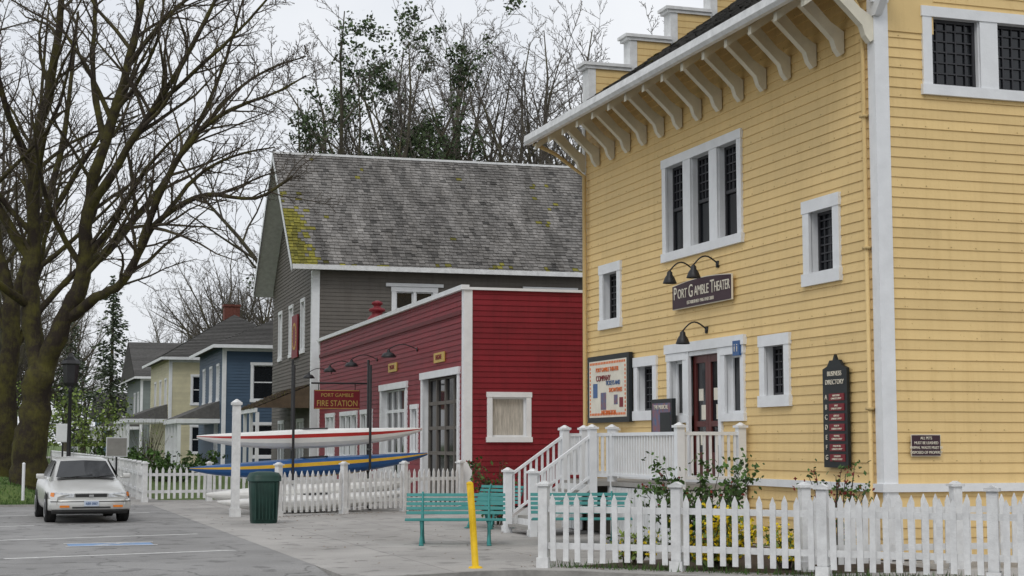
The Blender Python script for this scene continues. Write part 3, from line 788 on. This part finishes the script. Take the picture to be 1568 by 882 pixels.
C.loft(bd,[sec(*q) for q in st])
gh=C.part('greenhouse','car_paint',True); gh['bev']=.035; gg=C.part('car_windows','glass')
g=[(1.22,.75,.88,.72,.91),(1.98,.77,.89,.575,1.34),(2.25,.775,.89,.565,1.395),(2.9,.775,.9,.56,1.41),(3.25,.77,.9,.555,1.37),(4.02,.73,.93,.69,.98)]
gsec=[[(a,y,b),(c,y,d-.05),(c*.85,y,d-.01),(c*.4,y,d+.008),(-c*.4,y,d+.008),(-c*.85,y,d-.01),(-c,y,d-.05),(-a,y,b)] for y,a,b,c,d in g]
C.loft(gh,gsec)
C.add(gg,[(-.64,1.27,.945),(0,1.22,.955),(.64,1.27,.945),(.50,1.90,1.295),(0,1.86,1.315),(-.50,1.90,1.295)],[(0,1,4,5),(1,2,3,4)])
gg['V'][-6:]=[(x,y-.03,z+.022) for x,y,z in gg['V'][-6:]]
C.add(gg,[(-.6,3.95,1.03),(.6,3.95,1.03),(.5,3.33,1.36),(-.5,3.33,1.36)],[(0,1,2,3)])
for sx in (-1,1):
    for (ya,yb,yc,yd) in ((1.55,2.52,2.52,2.05),(2.60,3.45,3.18,2.60)):
        def sp(y,z):
            t=(z-.9)/.46; return (sx*(.777+.012-(.777-.565)*t),y,z)
        C.add(gg,[sp(ya,.97),sp(yb,.97),sp(yc,1.33),sp(yd,1.33)],[(0,1,2,3)])
    for yw in (.88,3.62):
        C.add(C.part('wheel_arches','car_trim'),[(sx*.884,yw+.36*math.cos(t*math.pi/12),.31+.36*math.sin(t*math.pi/12)) for t in range(0,13)]+[(sx*.884,yw-.34,.17),(sx*.884,yw+.34,.17)],[tuple(range(15))])
        T_=C.part('tires','tire',True); Rm=C.part('rims','rim',True)
        def ring(x,r): return [(x,yw+r*math.cos(2*math.pi*k/24),.305+r*math.sin(2*math.pi*k/24)) for k in range(24)]
        C.loft(T_,[ring(sx*.66,.28),ring(sx*.67,.305),ring(sx*.87,.305),ring(sx*.893,.28)])
        C.loft(Rm,[ring(sx*.88,.20),ring(sx*.900,.20),ring(sx*.895,.16),ring(sx*.885,.05)])
    hl=C.part('headlights','headlight'); hl['bev']=.012
    C.loft(hl,[[(sx*.36,-.035,.555),(sx*.36,-.025,.635),(sx*.36,.10,.645),(sx*.36,.10,.555)],[(sx*.60,-.02,.55),(sx*.60,.0,.652),(sx*.60,.14,.67),(sx*.60,.12,.55)],[(sx*.76,.08,.56),(sx*.75,.10,.665),(sx*.75,.20,.67),(sx*.76,.20,.56)]])
    am=C.part('turn_signals','amber')
    C.loft(am,[[(sx*.77,.09,.565),(sx*.76,.11,.655),(sx*.76,.3,.66),(sx*.77,.3,.57)],[(sx*.835,.24,.58),(sx*.825,.26,.655),(sx*.79,.40,.66),(sx*.79,.40,.58)]])
    C.box(am,F0,*sorted((sx*.46,sx*.66)),-.112,-.09,.345,.39)
    mr=C.part('mirrors','car_paint',True); mr['bev']=.02
    C.box(mr,F0,*sorted((sx*.86,sx*1.03)),1.62,1.74,.93,1.04); C.box(mr,F0,*sorted((sx*.80,sx*.88)),1.66,1.73,.93,.98)
tr=C.part('dark_trim','car_trim')
C.box(tr,F0,-.33,.33,-.035,.05,.56,.625); C.box(C.part('chrome_bar','chrome'),F0,-.34,.34,-.05,-.03,.628,.645); C.box(C.part('chrome_bar','chrome'),F0,-.05,.05,-.055,-.036,.57,.615)
bp=C.part('bumper','car_paint',True); bp['bev']=.03
C.loft(bp,[[(sx,y,.30),(sx,y-.0,.50),(sx,y+.2,.53),(sx,y+.2,.26)] for sx,y in ((-.88,.30),(-.83,.06),(-.62,-.07),(-.3,-.105),(0,-.11),(.3,-.105),(.62,-.07),(.83,.06),(.88,.30))])
C.loft(tr,[[(sx,y,.255),(sx,y,.298),(sx,y+.1,.298),(sx,y+.1,.2)] for sx,y in ((-.80,.10),(-.60,-.05),(0,-.09),(.60,-.05),(.80,.10))])
C.box(tr,F0,-.40,.40,-.118,-.08,.325,.36)
C.box(C.part('number_plate','plate'),F0,-.155,.155,-.13,-.112,.37,.485); C.text('ABR 3067',.075,(0,-.133,.425),RS,'kayak_blue',sx=.8)
C.loft(tr,[[(sx,y-.004,.46),(sx,y-.004,.478),(sx,y+.05,.478),(sx,y+.05,.46)] for sx,y in ((-.84,.06),(-.62,-.07),(-.3,-.105),(0,-.11),(.3,-.105),(.62,-.07),(.84,.06))])
C.box(tr,F0,-.62,.62,1.12,1.25,.925,.940)
for x in (-.3,.25): C.tube(tr,[(x,1.20,.97),(x+.45*(1 if x<0 else .8),1.27,1.02)],.01,4)
C.finish()

# ================================================================ street lamp, signs
P=Asm('street_lamp',(2.3,49.0,.3)); p=P.part('post','black_metal',True)
P.lathe(p,(0,0,0),[(.20,0),(.2,.15),(.13,.3),(.10,.6),(.065,.8),(.05,2.9),(.09,2.95),(.05,3.02),(.12,3.1)],12)
P.lathe(P.part('lantern','black_metal'),(0,0,3.1),[(.14,0),(.20,.1),(.24,.62),(.29,.66),(.24,.76),(.1,.86),(.03,.98)],6)
P.finish()
def signpost(name,loc,w,h,zc,m,txt=None):
    A=Asm(name,loc); A.tube(A.part('post','black_metal'),[(0,0,0),(0,0,zc+h/2)],.035,6)
    A.box(A.part('panel',m),SOUTH(),-w/2,w/2,.035,.06,zc-h/2,zc+h/2); A.box(A.part('panel_edge','white_paint'),SOUTH(),-w/2-.03,w/2+.03,.03,.05,zc-h/2-.03,zc+h/2+.03)
    A.finish()
signpost('traffic_sign',(2.6,60,.1),.42,.6,2.0,'white_paint')
signpost('information_sign',(4.2,56,.1),.65,.6,1.5,'porch_gray')
P=Asm('white_marker_post',(1.0,46.6,.15)); P.tube(P.part('shaft','white_paint'),[(0,0,0),(0,0,1.0)],.045,8); P.lathe(P.part('cap','white_paint'),(0,0,1),[(.05,0),(.02,.04)],8); P.finish()

# ================================================================ ground
def sheet(name,poly,z,m,skirt=0,skm=None):
    A=bpy.data.meshes.new(name); n=len(poly)
    V=[(x,y,z) for x,y in poly]; Fc=[tuple(range(n))]
    A.materials.append(M[m])
    if skirt:
        V+= [(x,y,z-skirt) for (x,y) in poly]; Fc+=[(i,(i+1)%n,n+(i+1)%n,n+i) for i in range(n)]
        A.materials.append(M[skm or m])
    A.from_pydata(V,[],Fc)
    if skirt:
        for i,pl in enumerate(A.polygons): pl.material_index=1 if i else 0
    o=bpy.data.objects.new(name,A); S.collection.objects.link(o); return o
sheet('ground',[(-2500,-2500),(2500,-2500),(2500,2500),(-2500,2500)],-.14,'grass')
sheet('road',[(-200,-60),(200,-60),(200,46.5),(-200,46.5)],-.13,'asphalt')
edge=[(4.45,20.25),(5.3,20.4),(6.3,20.75),(7.0,20.75),(7.6,20.35),(8.55,19.35),(10.0,17.95),(11.5,16.55),(16,12.3)]
sheet('concrete_plaza',edge+[(90,12.3),(90,230),(2.5,230),(2.5,46.0),(4.45,46.0)],0.0,'concrete',.14,'curb')
A=Asm('curb',(0,0,0)); p=A.part('kerb_stones','curb')
for a,b in zip(edge[:-1],edge[1:]):
    l=math.hypot(b[0]-a[0],b[1]-a[1]); A.box(p,LINE(a,(b[0]-a[0],b[1]-a[1])),0,l,-.14,.012,-.14,.006)
A.finish()
sheet('parking_lot',[(-120,22.6),(4.446,22.6),(4.446,46),(-120,46)],0.0,'asphalt_old',.13)
me=bpy.data.meshes.new('driveway_apron'); me.from_pydata([(-120,20.2,-.126),(4.446,20.2,-.126),(4.446,22.6,0),(-120,22.6,0)],[],[(0,1,2,3)]); me.materials.append(M['asphalt_old'])
S.collection.objects.link(bpy.data.objects.new('driveway_apron',me))
sheet('street',[(-14,46.2),(-5.4,46.2),(-5.4,300),(-14,300)],-.126,'asphalt')
sheet('lawn',[(5.0,50),(12.0,50),(12.0,200),(5.2,200)],.006,'grass')
sheet('planting_bed',[(7.8,21.2),(10.3,18.95),(12.3,18.9),(12.3,24.8),(11.0,24.8),(10.2,22.4)],.006,'soil')
A=Asm('parking_markings',(0,0,.004)); p=A.part('lines','road_paint'); bmk=A.part('blue_symbol','blue_mark')
def strip(x0,y0,x1,y1,w=.1,part=None):
    f=LINE((x0,y0),(x1-x0,y1-y0)); l=math.hypot(x1-x0,y1-y0)
    A.add(part or p,[f(0,-w/2,0),f(l,-w/2,0),f(l,w/2,0),f(0,w/2,0)],[(0,1,2,3)])
strip(.3,25.2,3.85,26.1,.14); strip(.2,30.0,3.85,31.0,.14); strip(.2,35.0,1.0,35.2,.14); strip(-.6,24.2,-.1,31.5,.1); strip(.2,40,3.9,41,.14)
strip(1.35,28.25,2.75,28.25,.75,bmk)
A.add(p,[(1.30,27.80,.003),(2.8,27.80,.003),(2.8,27.92,.003),(1.30,27.92,.003)],[(0,1,2,3)]); A.add(p,[(1.30,28.58,.003),(2.8,28.58,.003),(2.8,28.70,.003),(1.30,28.70,.003)],[(0,1,2,3)])
for a in ((1.75,28.0,2.2,28.5),(1.9,28.4,2.4,28.2),(2.0,28.05,2.4,28.1)): A.add(p,[(a[0],a[1],.003),(a[0]+.12,a[1],.003),(a[2]+.12,a[3],.003),(a[2],a[3],.003)],[(0,1,2,3)])
A.finish()
def vz(x,y):
    e=min(max(0,(2.2-x)/1.6),max(0,(x+5.2)/1.6),max(0,(y-45.9)/3.5),1); return .02+.5*(e*e*(3-2*e))+.03*noise.noise(Vector((x*.8,y*.8,0)))
me=bpy.data.meshes.new('grass_verge'); V=[];Fc=[]; nx,ny=24,110
for j in range(ny+1):
    for i in range(nx+1):
        x=-5.2+7.4*i/nx; y=46.1+ (154*(j/ny)**1.6); V.append((x,y,vz(x,y)))
for j in range(ny):
    for i in range(nx): a=j*(nx+1)+i; Fc.append((a,a+1,a+nx+2,a+nx+1))
me.from_pydata(V,[],Fc); me.materials.append(M['grass']); S.collection.objects.link(bpy.data.objects.new('grass_verge',me))
A=Asm('verge_curb',(0,0,0)); p=A.part('kerb_stones','curb'); A.box(p,F0,-5.35,2.35,45.97,46.11,-.13,.05); A.box(p,F0,2.21,2.34,46.12,200,-.13,.045); A.box(p,F0,-5.35,-5.2,46.12,200,-.13,.045); A.finish()
A=Asm('grass_tufts',(0,0,0)); p=A.part('blades','leaf_green')
for i in range(5000):
    x=R.uniform(-1.5,2.2); y=46.2+R.random()**2*25; z=vz(x,y); a=R.uniform(0,6.28); h=R.uniform(.04,.11); w=.012
    A.add(p,[(x-w*math.cos(a),y-w*math.sin(a),z),(x+w*math.cos(a),y+w*math.sin(a),z),(x+R.uniform(-.04,.04),y+R.uniform(-.04,.04),z+h)],[(0,1,2)],R.uniform(.7,1.8))
for i in range(1400):
    t=R.random(); x=7.4+t*8.6+R.uniform(-.1,.25); y=21.15-t*8.0+R.uniform(-.05,.3); a=R.uniform(0,6.28); h=R.uniform(.03,.15); w=.008
    A.add(p,[(x-w*math.cos(a),y-w*math.sin(a),.004),(x+w*math.cos(a),y+w*math.sin(a),.004),(x+R.uniform(-.05,.05),y+R.uniform(-.05,.05),h)],[(0,1,2)],R.uniform(.7,1.6))
A.finish()
A=Asm('leaf_litter',(0,0,0)); p=A.part('leaves','dead_leaf')
for i in range(420):
    k=i%3
    if k==0: x,y=R.uniform(4.6,11),R.uniform(22,38)
    elif k==1: t=R.random(); x,y=7.4+t*5,21.2-t*4.6; x+=R.gauss(0,.25); y+=R.gauss(.15,.25); 
    else: t=R.random(); x,y=6.5+5*t,37.4+3*t+R.gauss(0,.3)
    if k==1 and y<20.9-(x-7.4)*.93: continue
    a=R.uniform(0,6.28); s=R.uniform(.015,.04); c,q=math.cos(a)*s,math.sin(a)*s
    A.add(p,[(x-c,y-q,.008),(x+q*.6,y-c*.6,.012),(x+c,y+q,.02),(x-q*.6,y+c*.6,.012)],[(0,1,2,3)],R.uniform(.5,1.4))
A.finish()

# ================================================================ trees
def rnd(rg): 
    return Vector((rg.gauss(0,1),rg.gauss(0,1),rg.gauss(0,1))).normalized()
def sprout(A,p,pts,rad,lvl,rg,kids,lenr,rmin,up=.25,leaf=None,t0=.25):
    n=len(pts)
    tot=sum((pts[i+1]-pts[i]).length for i in range(n-1))
    for c in range(kids[0]):
        t=t0+(1-t0)*((c+rg.random())/kids[0]); x=t*(n-1); i=min(int(x),n-2); fr=x-i
        q=pts[i].lerp(pts[i+1],fr); tan=(pts[i+1]-pts[i]).normalized(); rr=rad[i]*(1-fr)+rad[i+1]*fr
        side=tan.cross(rnd(rg)).normalized()
        d=(tan*rg.uniform(.45,1.0)+side*rg.uniform(.6,1.1)+Vector((0,0,up))).normalized()
        L=tot*lenr*rg.uniform(.55,1.15)*(1.15-.6*t)
        r=max(rmin,min(rr*.62,L*.018+rmin*.6)); m=3 if lvl<=1 else 5
        P_=[q]; D=d; 
        for k in range(m):
            D=(D+rnd(rg)*.24+Vector((0,0,up*.35))).normalized(); P_.append(P_[-1]+D*(L/m))
        R_=[max(rmin*.6,r*(1-.78*k/m)) for k in range(m+1)]
        tv=max(0,min(1,(r-.02)/.07))
        A.tube(p,P_,R_,3 if r<.05 else 5,tv)
        if lvl>1: sprout(A,p,P_,R_,lvl-1,rg,kids[1:],lenr,rmin,up,leaf,.15)
        elif leaf: leaf(P_[-1],rg); leaf(P_[1],rg)
def smooth(pts,rad,k=3):
    out=[];ro=[]
    n=len(pts)
    for i in range(n-1):
        p0=pts[max(i-1,0)];p1=pts[i];p2=pts[i+1];p3=pts[min(i+2,n-1)]
        for j in range(k):
            t=j/k
            out.append(.5*((2*p1)+(p2-p0)*t+(2*p0-5*p1+4*p2-p3)*t*t+(3*p1-p0-3*p2+p3)*t**3)); ro.append(rad[i]*(1-t)+rad[i+1]*t)
    out.append(pts[-1]); ro.append(rad[-1]); return out,ro
def heroTree(name,loc,limbs,ang,seed,kids=(14,7,5),rmin=.011,m='bark',scale=1.0,lr=.36):
    A=Asm(name,loc,ang); p=A.part('trunk_and_branches',m,True); rg=random.Random(seed)
    for pts,r0,r1,grow in limbs:
        n=len(pts); P_=[Vector(q)*scale for q in pts]; Rr=[r0+(r1-r0)*(i/(n-1))**.8 for i in range(n)]
        P_,Rr=smooth(P_,Rr,4)
        P_=[q+rnd(rg)*min(.07,Rr[i]*.3) if 0<i<len(P_)-1 else q for i,q in enumerate(P_)]
        Rr=[q*rg.uniform(.93,1.1) for q in Rr]
        A.tube(p,P_,Rr,12 if r0>.2 else 7,1.0)
        if grow: sprout(A,p,P_,Rr,3,rg,(int(kids[0]*grow),kids[1],kids[2]),lr,rmin,.12)
    return A.finish()
va=math.radians(-18)
limbs=[([(-.10,0,-.4),(-.02,0,.05),(.0,0,.9),(.05,0,2.2),(.3,0,3.5)],.66,.40,0),
([(.25,0,3.3),(-.15,.3,4.8),(-.25,.5,6.8),(-.35,.6,9.8),(.1,.8,12.6),(.35,.9,15.6),(.5,1,18.5)],.34,.05,1.3),
([(.3,0,3.4),(.95,-.1,4.9),(1.5,-.2,6.2),(1.55,-.3,8.1),(2.15,-.5,10.4),(2.75,-.4,12.8),(3.1,-.2,15.2),(3.3,0,18.4)],.34,.05,1.3),
([(1.0,-.1,5.0),(2.0,-.6,5.6),(2.85,-1.0,6.0),(3.5,-1.3,7.1),(4.2,-1.6,7.9),(5.5,-1.8,8.5),(6.9,-2.0,8.35),(8.0,-2.1,9.0)],.19,.03,1.3),
([(1.55,-.3,8.1),(2.6,-.8,9.6),(3.6,-1.0,11.1),(4.8,-1.2,13.0),(5.7,-1.2,15.0),(6.4,-1.0,17.4)],.16,.03,1.2),
([(3.45,-1.3,7.0),(4.3,-1.9,8.9),(5.3,-2.2,10.3),(6.5,-2.4,11.0),(7.6,-2.5,11.4),(8.4,-2.4,11.9)],.12,.02,1.2),
([(-.25,.5,6.8),(-1.4,.2,8.7),(-2.2,-.2,11.1),(-2.7,-.4,14.2),(-2.9,-.4,17.5)],.18,.04,1.0),
([(2.1,-.5,10.3),(1.4,.8,12.4),(1.2,1.5,15.0),(1.3,1.8,17.8)],.13,.03,.9),
([(1.5,-.2,6.4),(2.3,1.4,7.8),(3.5,2.6,10.0),(4.8,3.2,13.0),(5.6,3.4,16.0)],.16,.03,1.2),
([(-.3,.6,9.6),(-.9,-.9,11.7),(-1.0,-1.6,14.2),(-.8,-1.9,17)],.12,.03,.9),
([(-.2,.4,5.4),(-1.2,-1.2,6.3),(-2.2,-2.0,8.0),(-3.0,-2.5,10.5)],.15,.03,.9),
([(2.7,-.4,12.6),(4.0,-.2,14.4),(5.6,.2,15.6),(7.4,.4,16.4)],.09,.02,1.0),
([(5.3,-2.2,10.3),(6.2,-1.6,11.6),(7.2,-1.2,12.4),(8.2,-1.0,12.8)],.07,.02,1.0),
([(4.2,-1.6,7.9),(5.0,-.9,9.2),(6.0,-.4,9.9),(7.2,-.2,10.2)],.08,.02,1.0),
([(3.6,-1.0,11.1),(5.0,-1.6,12.2),(6.6,-2.0,13.6),(7.8,-2.2,15.0)],.09,.02,1.1)]
heroTree('bare_street_tree',(1.25,50.1,.45),limbs,va,5,(18,9,6),.009)
limbs2=[([(0,0,-.3),(0,0,1.2),(.1,0,4.0),(.2,0,6.5)],.45,.30,0),
([(.2,0,6.3),(-.6,.3,9),(-1.2,.5,12.5),(-1.4,.6,17)],.26,.04,1.2),([(.2,0,6.3),(1.2,-.2,9),(2.0,-.4,12.5),(2.4,-.4,17)],.24,.04,1.3),
([(.1,0,4.5),(1.6,.6,6.8),(3.4,1.0,9.0),(4.6,1.1,12)],.16,.03,1.2),([(.1,0,5.3),(-1.6,.6,7.8),(-3.4,1.0,10.0),(-4.6,1.1,13)],.16,.03,1.2),
([(.5,0,7.3),(.6,1.6,10.8),(.4,2.0,14.0),(.6,2.1,18)],.16,.03,1.2),([(1.2,0,9.0),(3.0,-.6,11.8),(4.4,-1.0,14.0),(5.2,-1.1,17)],.13,.03,1.2)]
t2=heroTree('bare_street_tree',(.55,60.5,.45),limbs2,va,8,(14,8,6),.011)
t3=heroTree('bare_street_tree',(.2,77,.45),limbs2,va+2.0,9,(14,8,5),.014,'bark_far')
def inst(src,name,loc,ang,sc):
    e=bpy.data.objects.new(name,None); e.location=loc; e.rotation_euler=(0,0,ang); e.scale=(sc,sc,sc); S.collection.objects.link(e)
    for c in src.children:
        o=bpy.data.objects.new(c.name.split('.')[0],c.data); o.parent=e; S.collection.objects.link(o)
    return e
inst(t3,'bare_street_tree',(.9,95,.4),1.1,1.05); inst(t3,'bare_street_tree',(.6,116,.4),2.5,1.05)
inst(t2,'bare_street_tree',(-1.8,70,.4),4.0,1.0); inst(t3,'bare_street_tree',(2.2,150,.2),3.3,1.1)
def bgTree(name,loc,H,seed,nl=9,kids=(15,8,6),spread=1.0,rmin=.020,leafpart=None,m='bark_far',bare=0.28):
    A=Asm(name,loc,0); p=A.part('trunk_and_branches',m,True); rg=random.Random(seed); lf=None
    if leafpart:
        lp=A.part('foliage',leafpart)
        def lf(q,rg_):
            if noise.noise(q*.28+Vector((3,9,seed)))<.0 or rg_.random()<.3: return
            for k in range(5):
                c=q+rnd(rg_)*rg_.uniform(.05,.5); s=rg_.uniform(.07,.15); a=rnd(rg_)*s; b=a.cross(rnd(rg_)).normalized()*s*.7
                A.add(lp,[tuple(c-a),tuple(c+b),tuple(c+a),tuple(c-b)],[(0,1,2,3)],rg_.uniform(.5,1.5))
    hf=H*bare
    mainp=[Vector((0,0,-.3)),Vector((rg.uniform(-.2,.2),0,hf*.5)),Vector((rg.uniform(-.4,.4),rg.uniform(-.4,.4),hf))]
    A.tube(p,mainp,[H*.020,H*.016,H*.014],8,1)
    for i in range(nl):
        a=2*math.pi*i/nl+rg.uniform(-.4,.4); sp=rg.uniform(.10,.62)*spread
        P_=[mainp[-1]-Vector((0,0,rg.uniform(0,hf*.4)))]; D=Vector((math.cos(a)*sp*1.6,math.sin(a)*sp*1.6,1)).normalized(); K=7; L=(H-hf)*rg.uniform(.75,1.1)
        for k in range(K):
            D=(D+rnd(rg)*.20+Vector((0,0,.08))).normalized(); P_.append(P_[-1]+D*L/K)
        Rr=[H*.009*(1-.88*k/K) for k in range(K+1)]
        A.tube(p,P_,Rr,6,.9)
        sprout(A,p,P_,Rr,3,rg,kids,.36,rmin,.12,lf,.10)
    return A.finish()
b1=bgTree('bare_tree',(26.0,98,0),29,21)
b2=bgTree('bare_tree',(30.0,92,0),28,22)
b3=bgTree('bare_tree',(34.5,97,0),29,23)
iv=bgTree('ivy_covered_tree',(21.3,92.9,0),28,24,6,(15,8,5),.6,.018,'leaf_ivy')
inst(b1,'bare_tree',(23.6,106,0),2.2,1.03)
inst(b2,'bare_tree',(38.5,104,0),1.1,1.08)
inst(b3,'bare_tree',(31.5,110,0),4.1,1.12)
inst(b1,'bare_tree',(35.5,112,0),5.0,1.15)
dm=bpy.data.objects.new('distant_trees',None); S.collection.objects.link(dm)
rg=random.Random(77)
for i in range(26):
    src=(b1,b2,b3)[i%3]; D_=rg.uniform(150,240); u=rg.uniform(-.01,.16)+ (0 if i<22 else .1)
    x=D_*u; y=D_*1.0
    if 9<x<28 and y<215 : x+=12
    for c in src.children:
        o=bpy.data.objects.new('bare_crown',c.data); o.parent=dm; o.location=(x,y,0); o.rotation_euler=(0,0,rg.uniform(0,6)); s=rg.uniform(.55,.88); o.scale=(s,s,s); S.collection.objects.link(o)
def conifer(name,loc,H,Rb,seed,dens=1.0):
    A=Asm(name,loc); p=A.part('trunk','bark_far',True); lp=A.part('foliage','leaf_hazy'); rg=random.Random(seed)
    A.tube(p,[(0,0,0),(0,0,H*.6),(0,0,H)],[H*.016,H*.009,.03],8,1)
    z=H*.12
    while z<H:
        k=(1-(z/H))**.8; 
        for b in range(int(5*dens)+1):
            a=rg.uniform(0,6.28); L=Rb*k*rg.uniform(.4,1.25)+.2
            for q in range(int(L*8)+2):
                t=rg.random(); c=Vector((math.cos(a)*L*t,math.sin(a)*L*t,z-L*.28*t*t+rg.uniform(-.2,.2)))+rnd(rg)*.22
                s=rg.uniform(.14,.30); aa=Vector((math.cos(a+rg.uniform(-.8,.8)),math.sin(a+rg.uniform(-.8,.8)),rg.uniform(-.5,.1)))*s; bb=aa.cross(rnd(rg)).normalized()*s*.5
                A.add(lp,[tuple(c-aa),tuple(c+bb),tuple(c+aa),tuple(c-bb)],[(0,1,2,3)],rg.uniform(.45,1.4))
        z+=H*.022
    A.finish()
conifer('conifer_tree',(12.2,172,0),19,4.4,3,.8); conifer('conifer_tree',(8.9,190,0),17,4.0,4,.8)
def shrub(name,loc,rx,ry_,h,n,m,size=.06,stems=12,flower=None,nf=0,zlo=.1,sm='bark'):
    A=Asm(name,loc); lp=A.part('leaves',m); p=A.part('stems',sm); rg=random.Random(int(loc[0]*100+loc[1]))
    cl=[]
    for i in range(stems):
        a=rg.uniform(0,6.28); t=rg.random()**.5; e=Vector((rx*t*math.cos(a),ry_*t*math.sin(a),h*rg.uniform(.55,1))); mid=e*.5+rnd(rg)*.08; mid.z=abs(mid.z)
        b0=Vector((e.x*.3,e.y*.3,0)); A.tube(p,[b0,mid,e],[.014,.010,.005],4,.3); cl+= [e,mid,(e+mid)/2,(b0+mid)/2]
    def quad(part,c,s,tv):
        a=rnd(rg)*s; b=a.cross(rnd(rg)).normalized()*s*.6; A.add(part,[tuple(c-a),tuple(c+b),tuple(c+a),tuple(c-b)],[(0,1,2,3)],tv)
    for i in range(n):
        c=rg.choice(cl)+rnd(rg)*rg.uniform(0,.16)*max(1,h)
        if c.z<zlo: c.z=zlo+rg.random()*.1
        quad(lp,c,size*rg.uniform(.6,1.3),rg.uniform(.5,1.7))
    if flower:
        fp=A.part('flowers',flower)
        for i in range(nf):
            c=rg.choice(cl)+rnd(rg)*.1; c.z=max(.15,c.z); quad(fp,c,size*.8,rg.uniform(.8,1.2)); quad(fp,c,size*.8,1)
    A.finish()
shrub('rose_shrub',(9.95,21.6,0),1.0,.6,1.45,2600,'leaf_green',.042,34,'flower_red',80)
shrub('rose_shrub',(11.45,20.3,0),.65,.4,1.42,520,'leaf_green',.04,20,'flower_red',140)
shrub('yellow_flowers',(9.55,20.15,0),.70,.35,.80,700,'leaf_spring',.045,30,'flower_yellow',850)
shrub('yellow_flowers',(10.35,19.7,0),.40,.25,.62,260,'leaf_spring',.04,16,'flower_yellow',300)
shrub('yellow_flowers',(8.7,21.2,0),.45,.3,.45,260,'leaf_spring',.04,14,'flower_yellow',90)
shrub('garden_shrub',(10.3,32.6,0),.55,.5,1.35,420,'leaf_green',.05,18,'flower_red',200)
shrub('garden_shrub',(10.9,23.0,0),.6,.5,1.0,700,'leaf_dark',.05,18)
shrub('spring_tree',(5.9,99,0),2.2,2.2,5.0,1500,'leaf_spring',.11,46,zlo=1.6)
shrub('spring_tree',(4.2,134,0),3.2,3.2,6.5,1500,'leaf_spring',.13,46,zlo=1.6)
shrub('hedge',(8.0,75,0),2.5,6,1.3,2200,'leaf_green',.10,50)
shrub('hedge',(7.5,104,0),2.5,8,1.5,2200,'leaf_green',.12,50)
shrub('ivy_bush',(17.6,86.5,0),1.4,1.0,8.0,3000,'leaf_dark',.13,40)
shrub('bare_shrub',(8.6,92,0),1.2,1.2,3.2,200,'leaf_spring',.05,60)

# ================================================================ light
w=bpy.data.worlds.new('World'); S.world=w; w.use_nodes=True; nt=w.node_tree; N=nt.nodes; L=nt.links
bg=N['Background']; sky=N.new('ShaderNodeTexSky'); sky.sky_type='NISHITA'; sky.sun_disc=False
el=math.radians(48); az=math.radians(216); sky.sun_elevation=el; sky.sun_rotation=az; sky.dust_density=4; sky.air_density=1
tc=N.new('ShaderNodeTexCoord'); n=N.new('ShaderNodeTexNoise'); n.inputs['Scale'].default_value=3.2; n.inputs['Detail'].default_value=6; n.inputs['Distortion'].default_value=.4
L.new(tc.outputs['Generated'],n.inputs['Vector'])
cr=N.new('ShaderNodeValToRGB'); cr.color_ramp.elements[0].position=.36; cr.color_ramp.elements[1].position=.62
cr.color_ramp.elements[0].color=(6.95,7.25,7.75,1); cr.color_ramp.elements[1].color=(8.35,8.5,8.75,1)
L.new(n.outputs['Fac'],cr.inputs['Fac'])
mx=N.new('ShaderNodeMix'); mx.data_type='RGBA'; mx.inputs[0].default_value=.92
L.new(sky.outputs['Color'],mx.inputs[6]); L.new(cr.outputs['Color'],mx.inputs[7]); L.new(mx.outputs[2],bg.inputs['Color'])
bg.inputs['Strength'].default_value=.115
sl=bpy.data.lights.new('sun','SUN'); sl.energy=.8; sl.angle=math.radians(20); sl.color=(1,.97,.92)
so=bpy.data.objects.new('sun',sl); S.collection.objects.link(so)
sd=Vector((math.sin(az)*math.cos(el),math.cos(az)*math.cos(el),math.sin(el)))
so.rotation_euler=sd.to_track_quat('Z','Y').to_euler(); so.location=(0,0,40)
# ================================================================ camera
cd=bpy.data.cameras.new('camera'); cam=bpy.data.objects.new('camera',cd); S.collection.objects.link(cam)
cam.location=(0,0,1.7); cam.rotation_euler=(math.radians(90+5.57),0,math.radians(-18.1)); cd.lens=56.25; cd.sensor_width=36; cd.clip_end=6000; cd.clip_start=.1
S.camera=cam
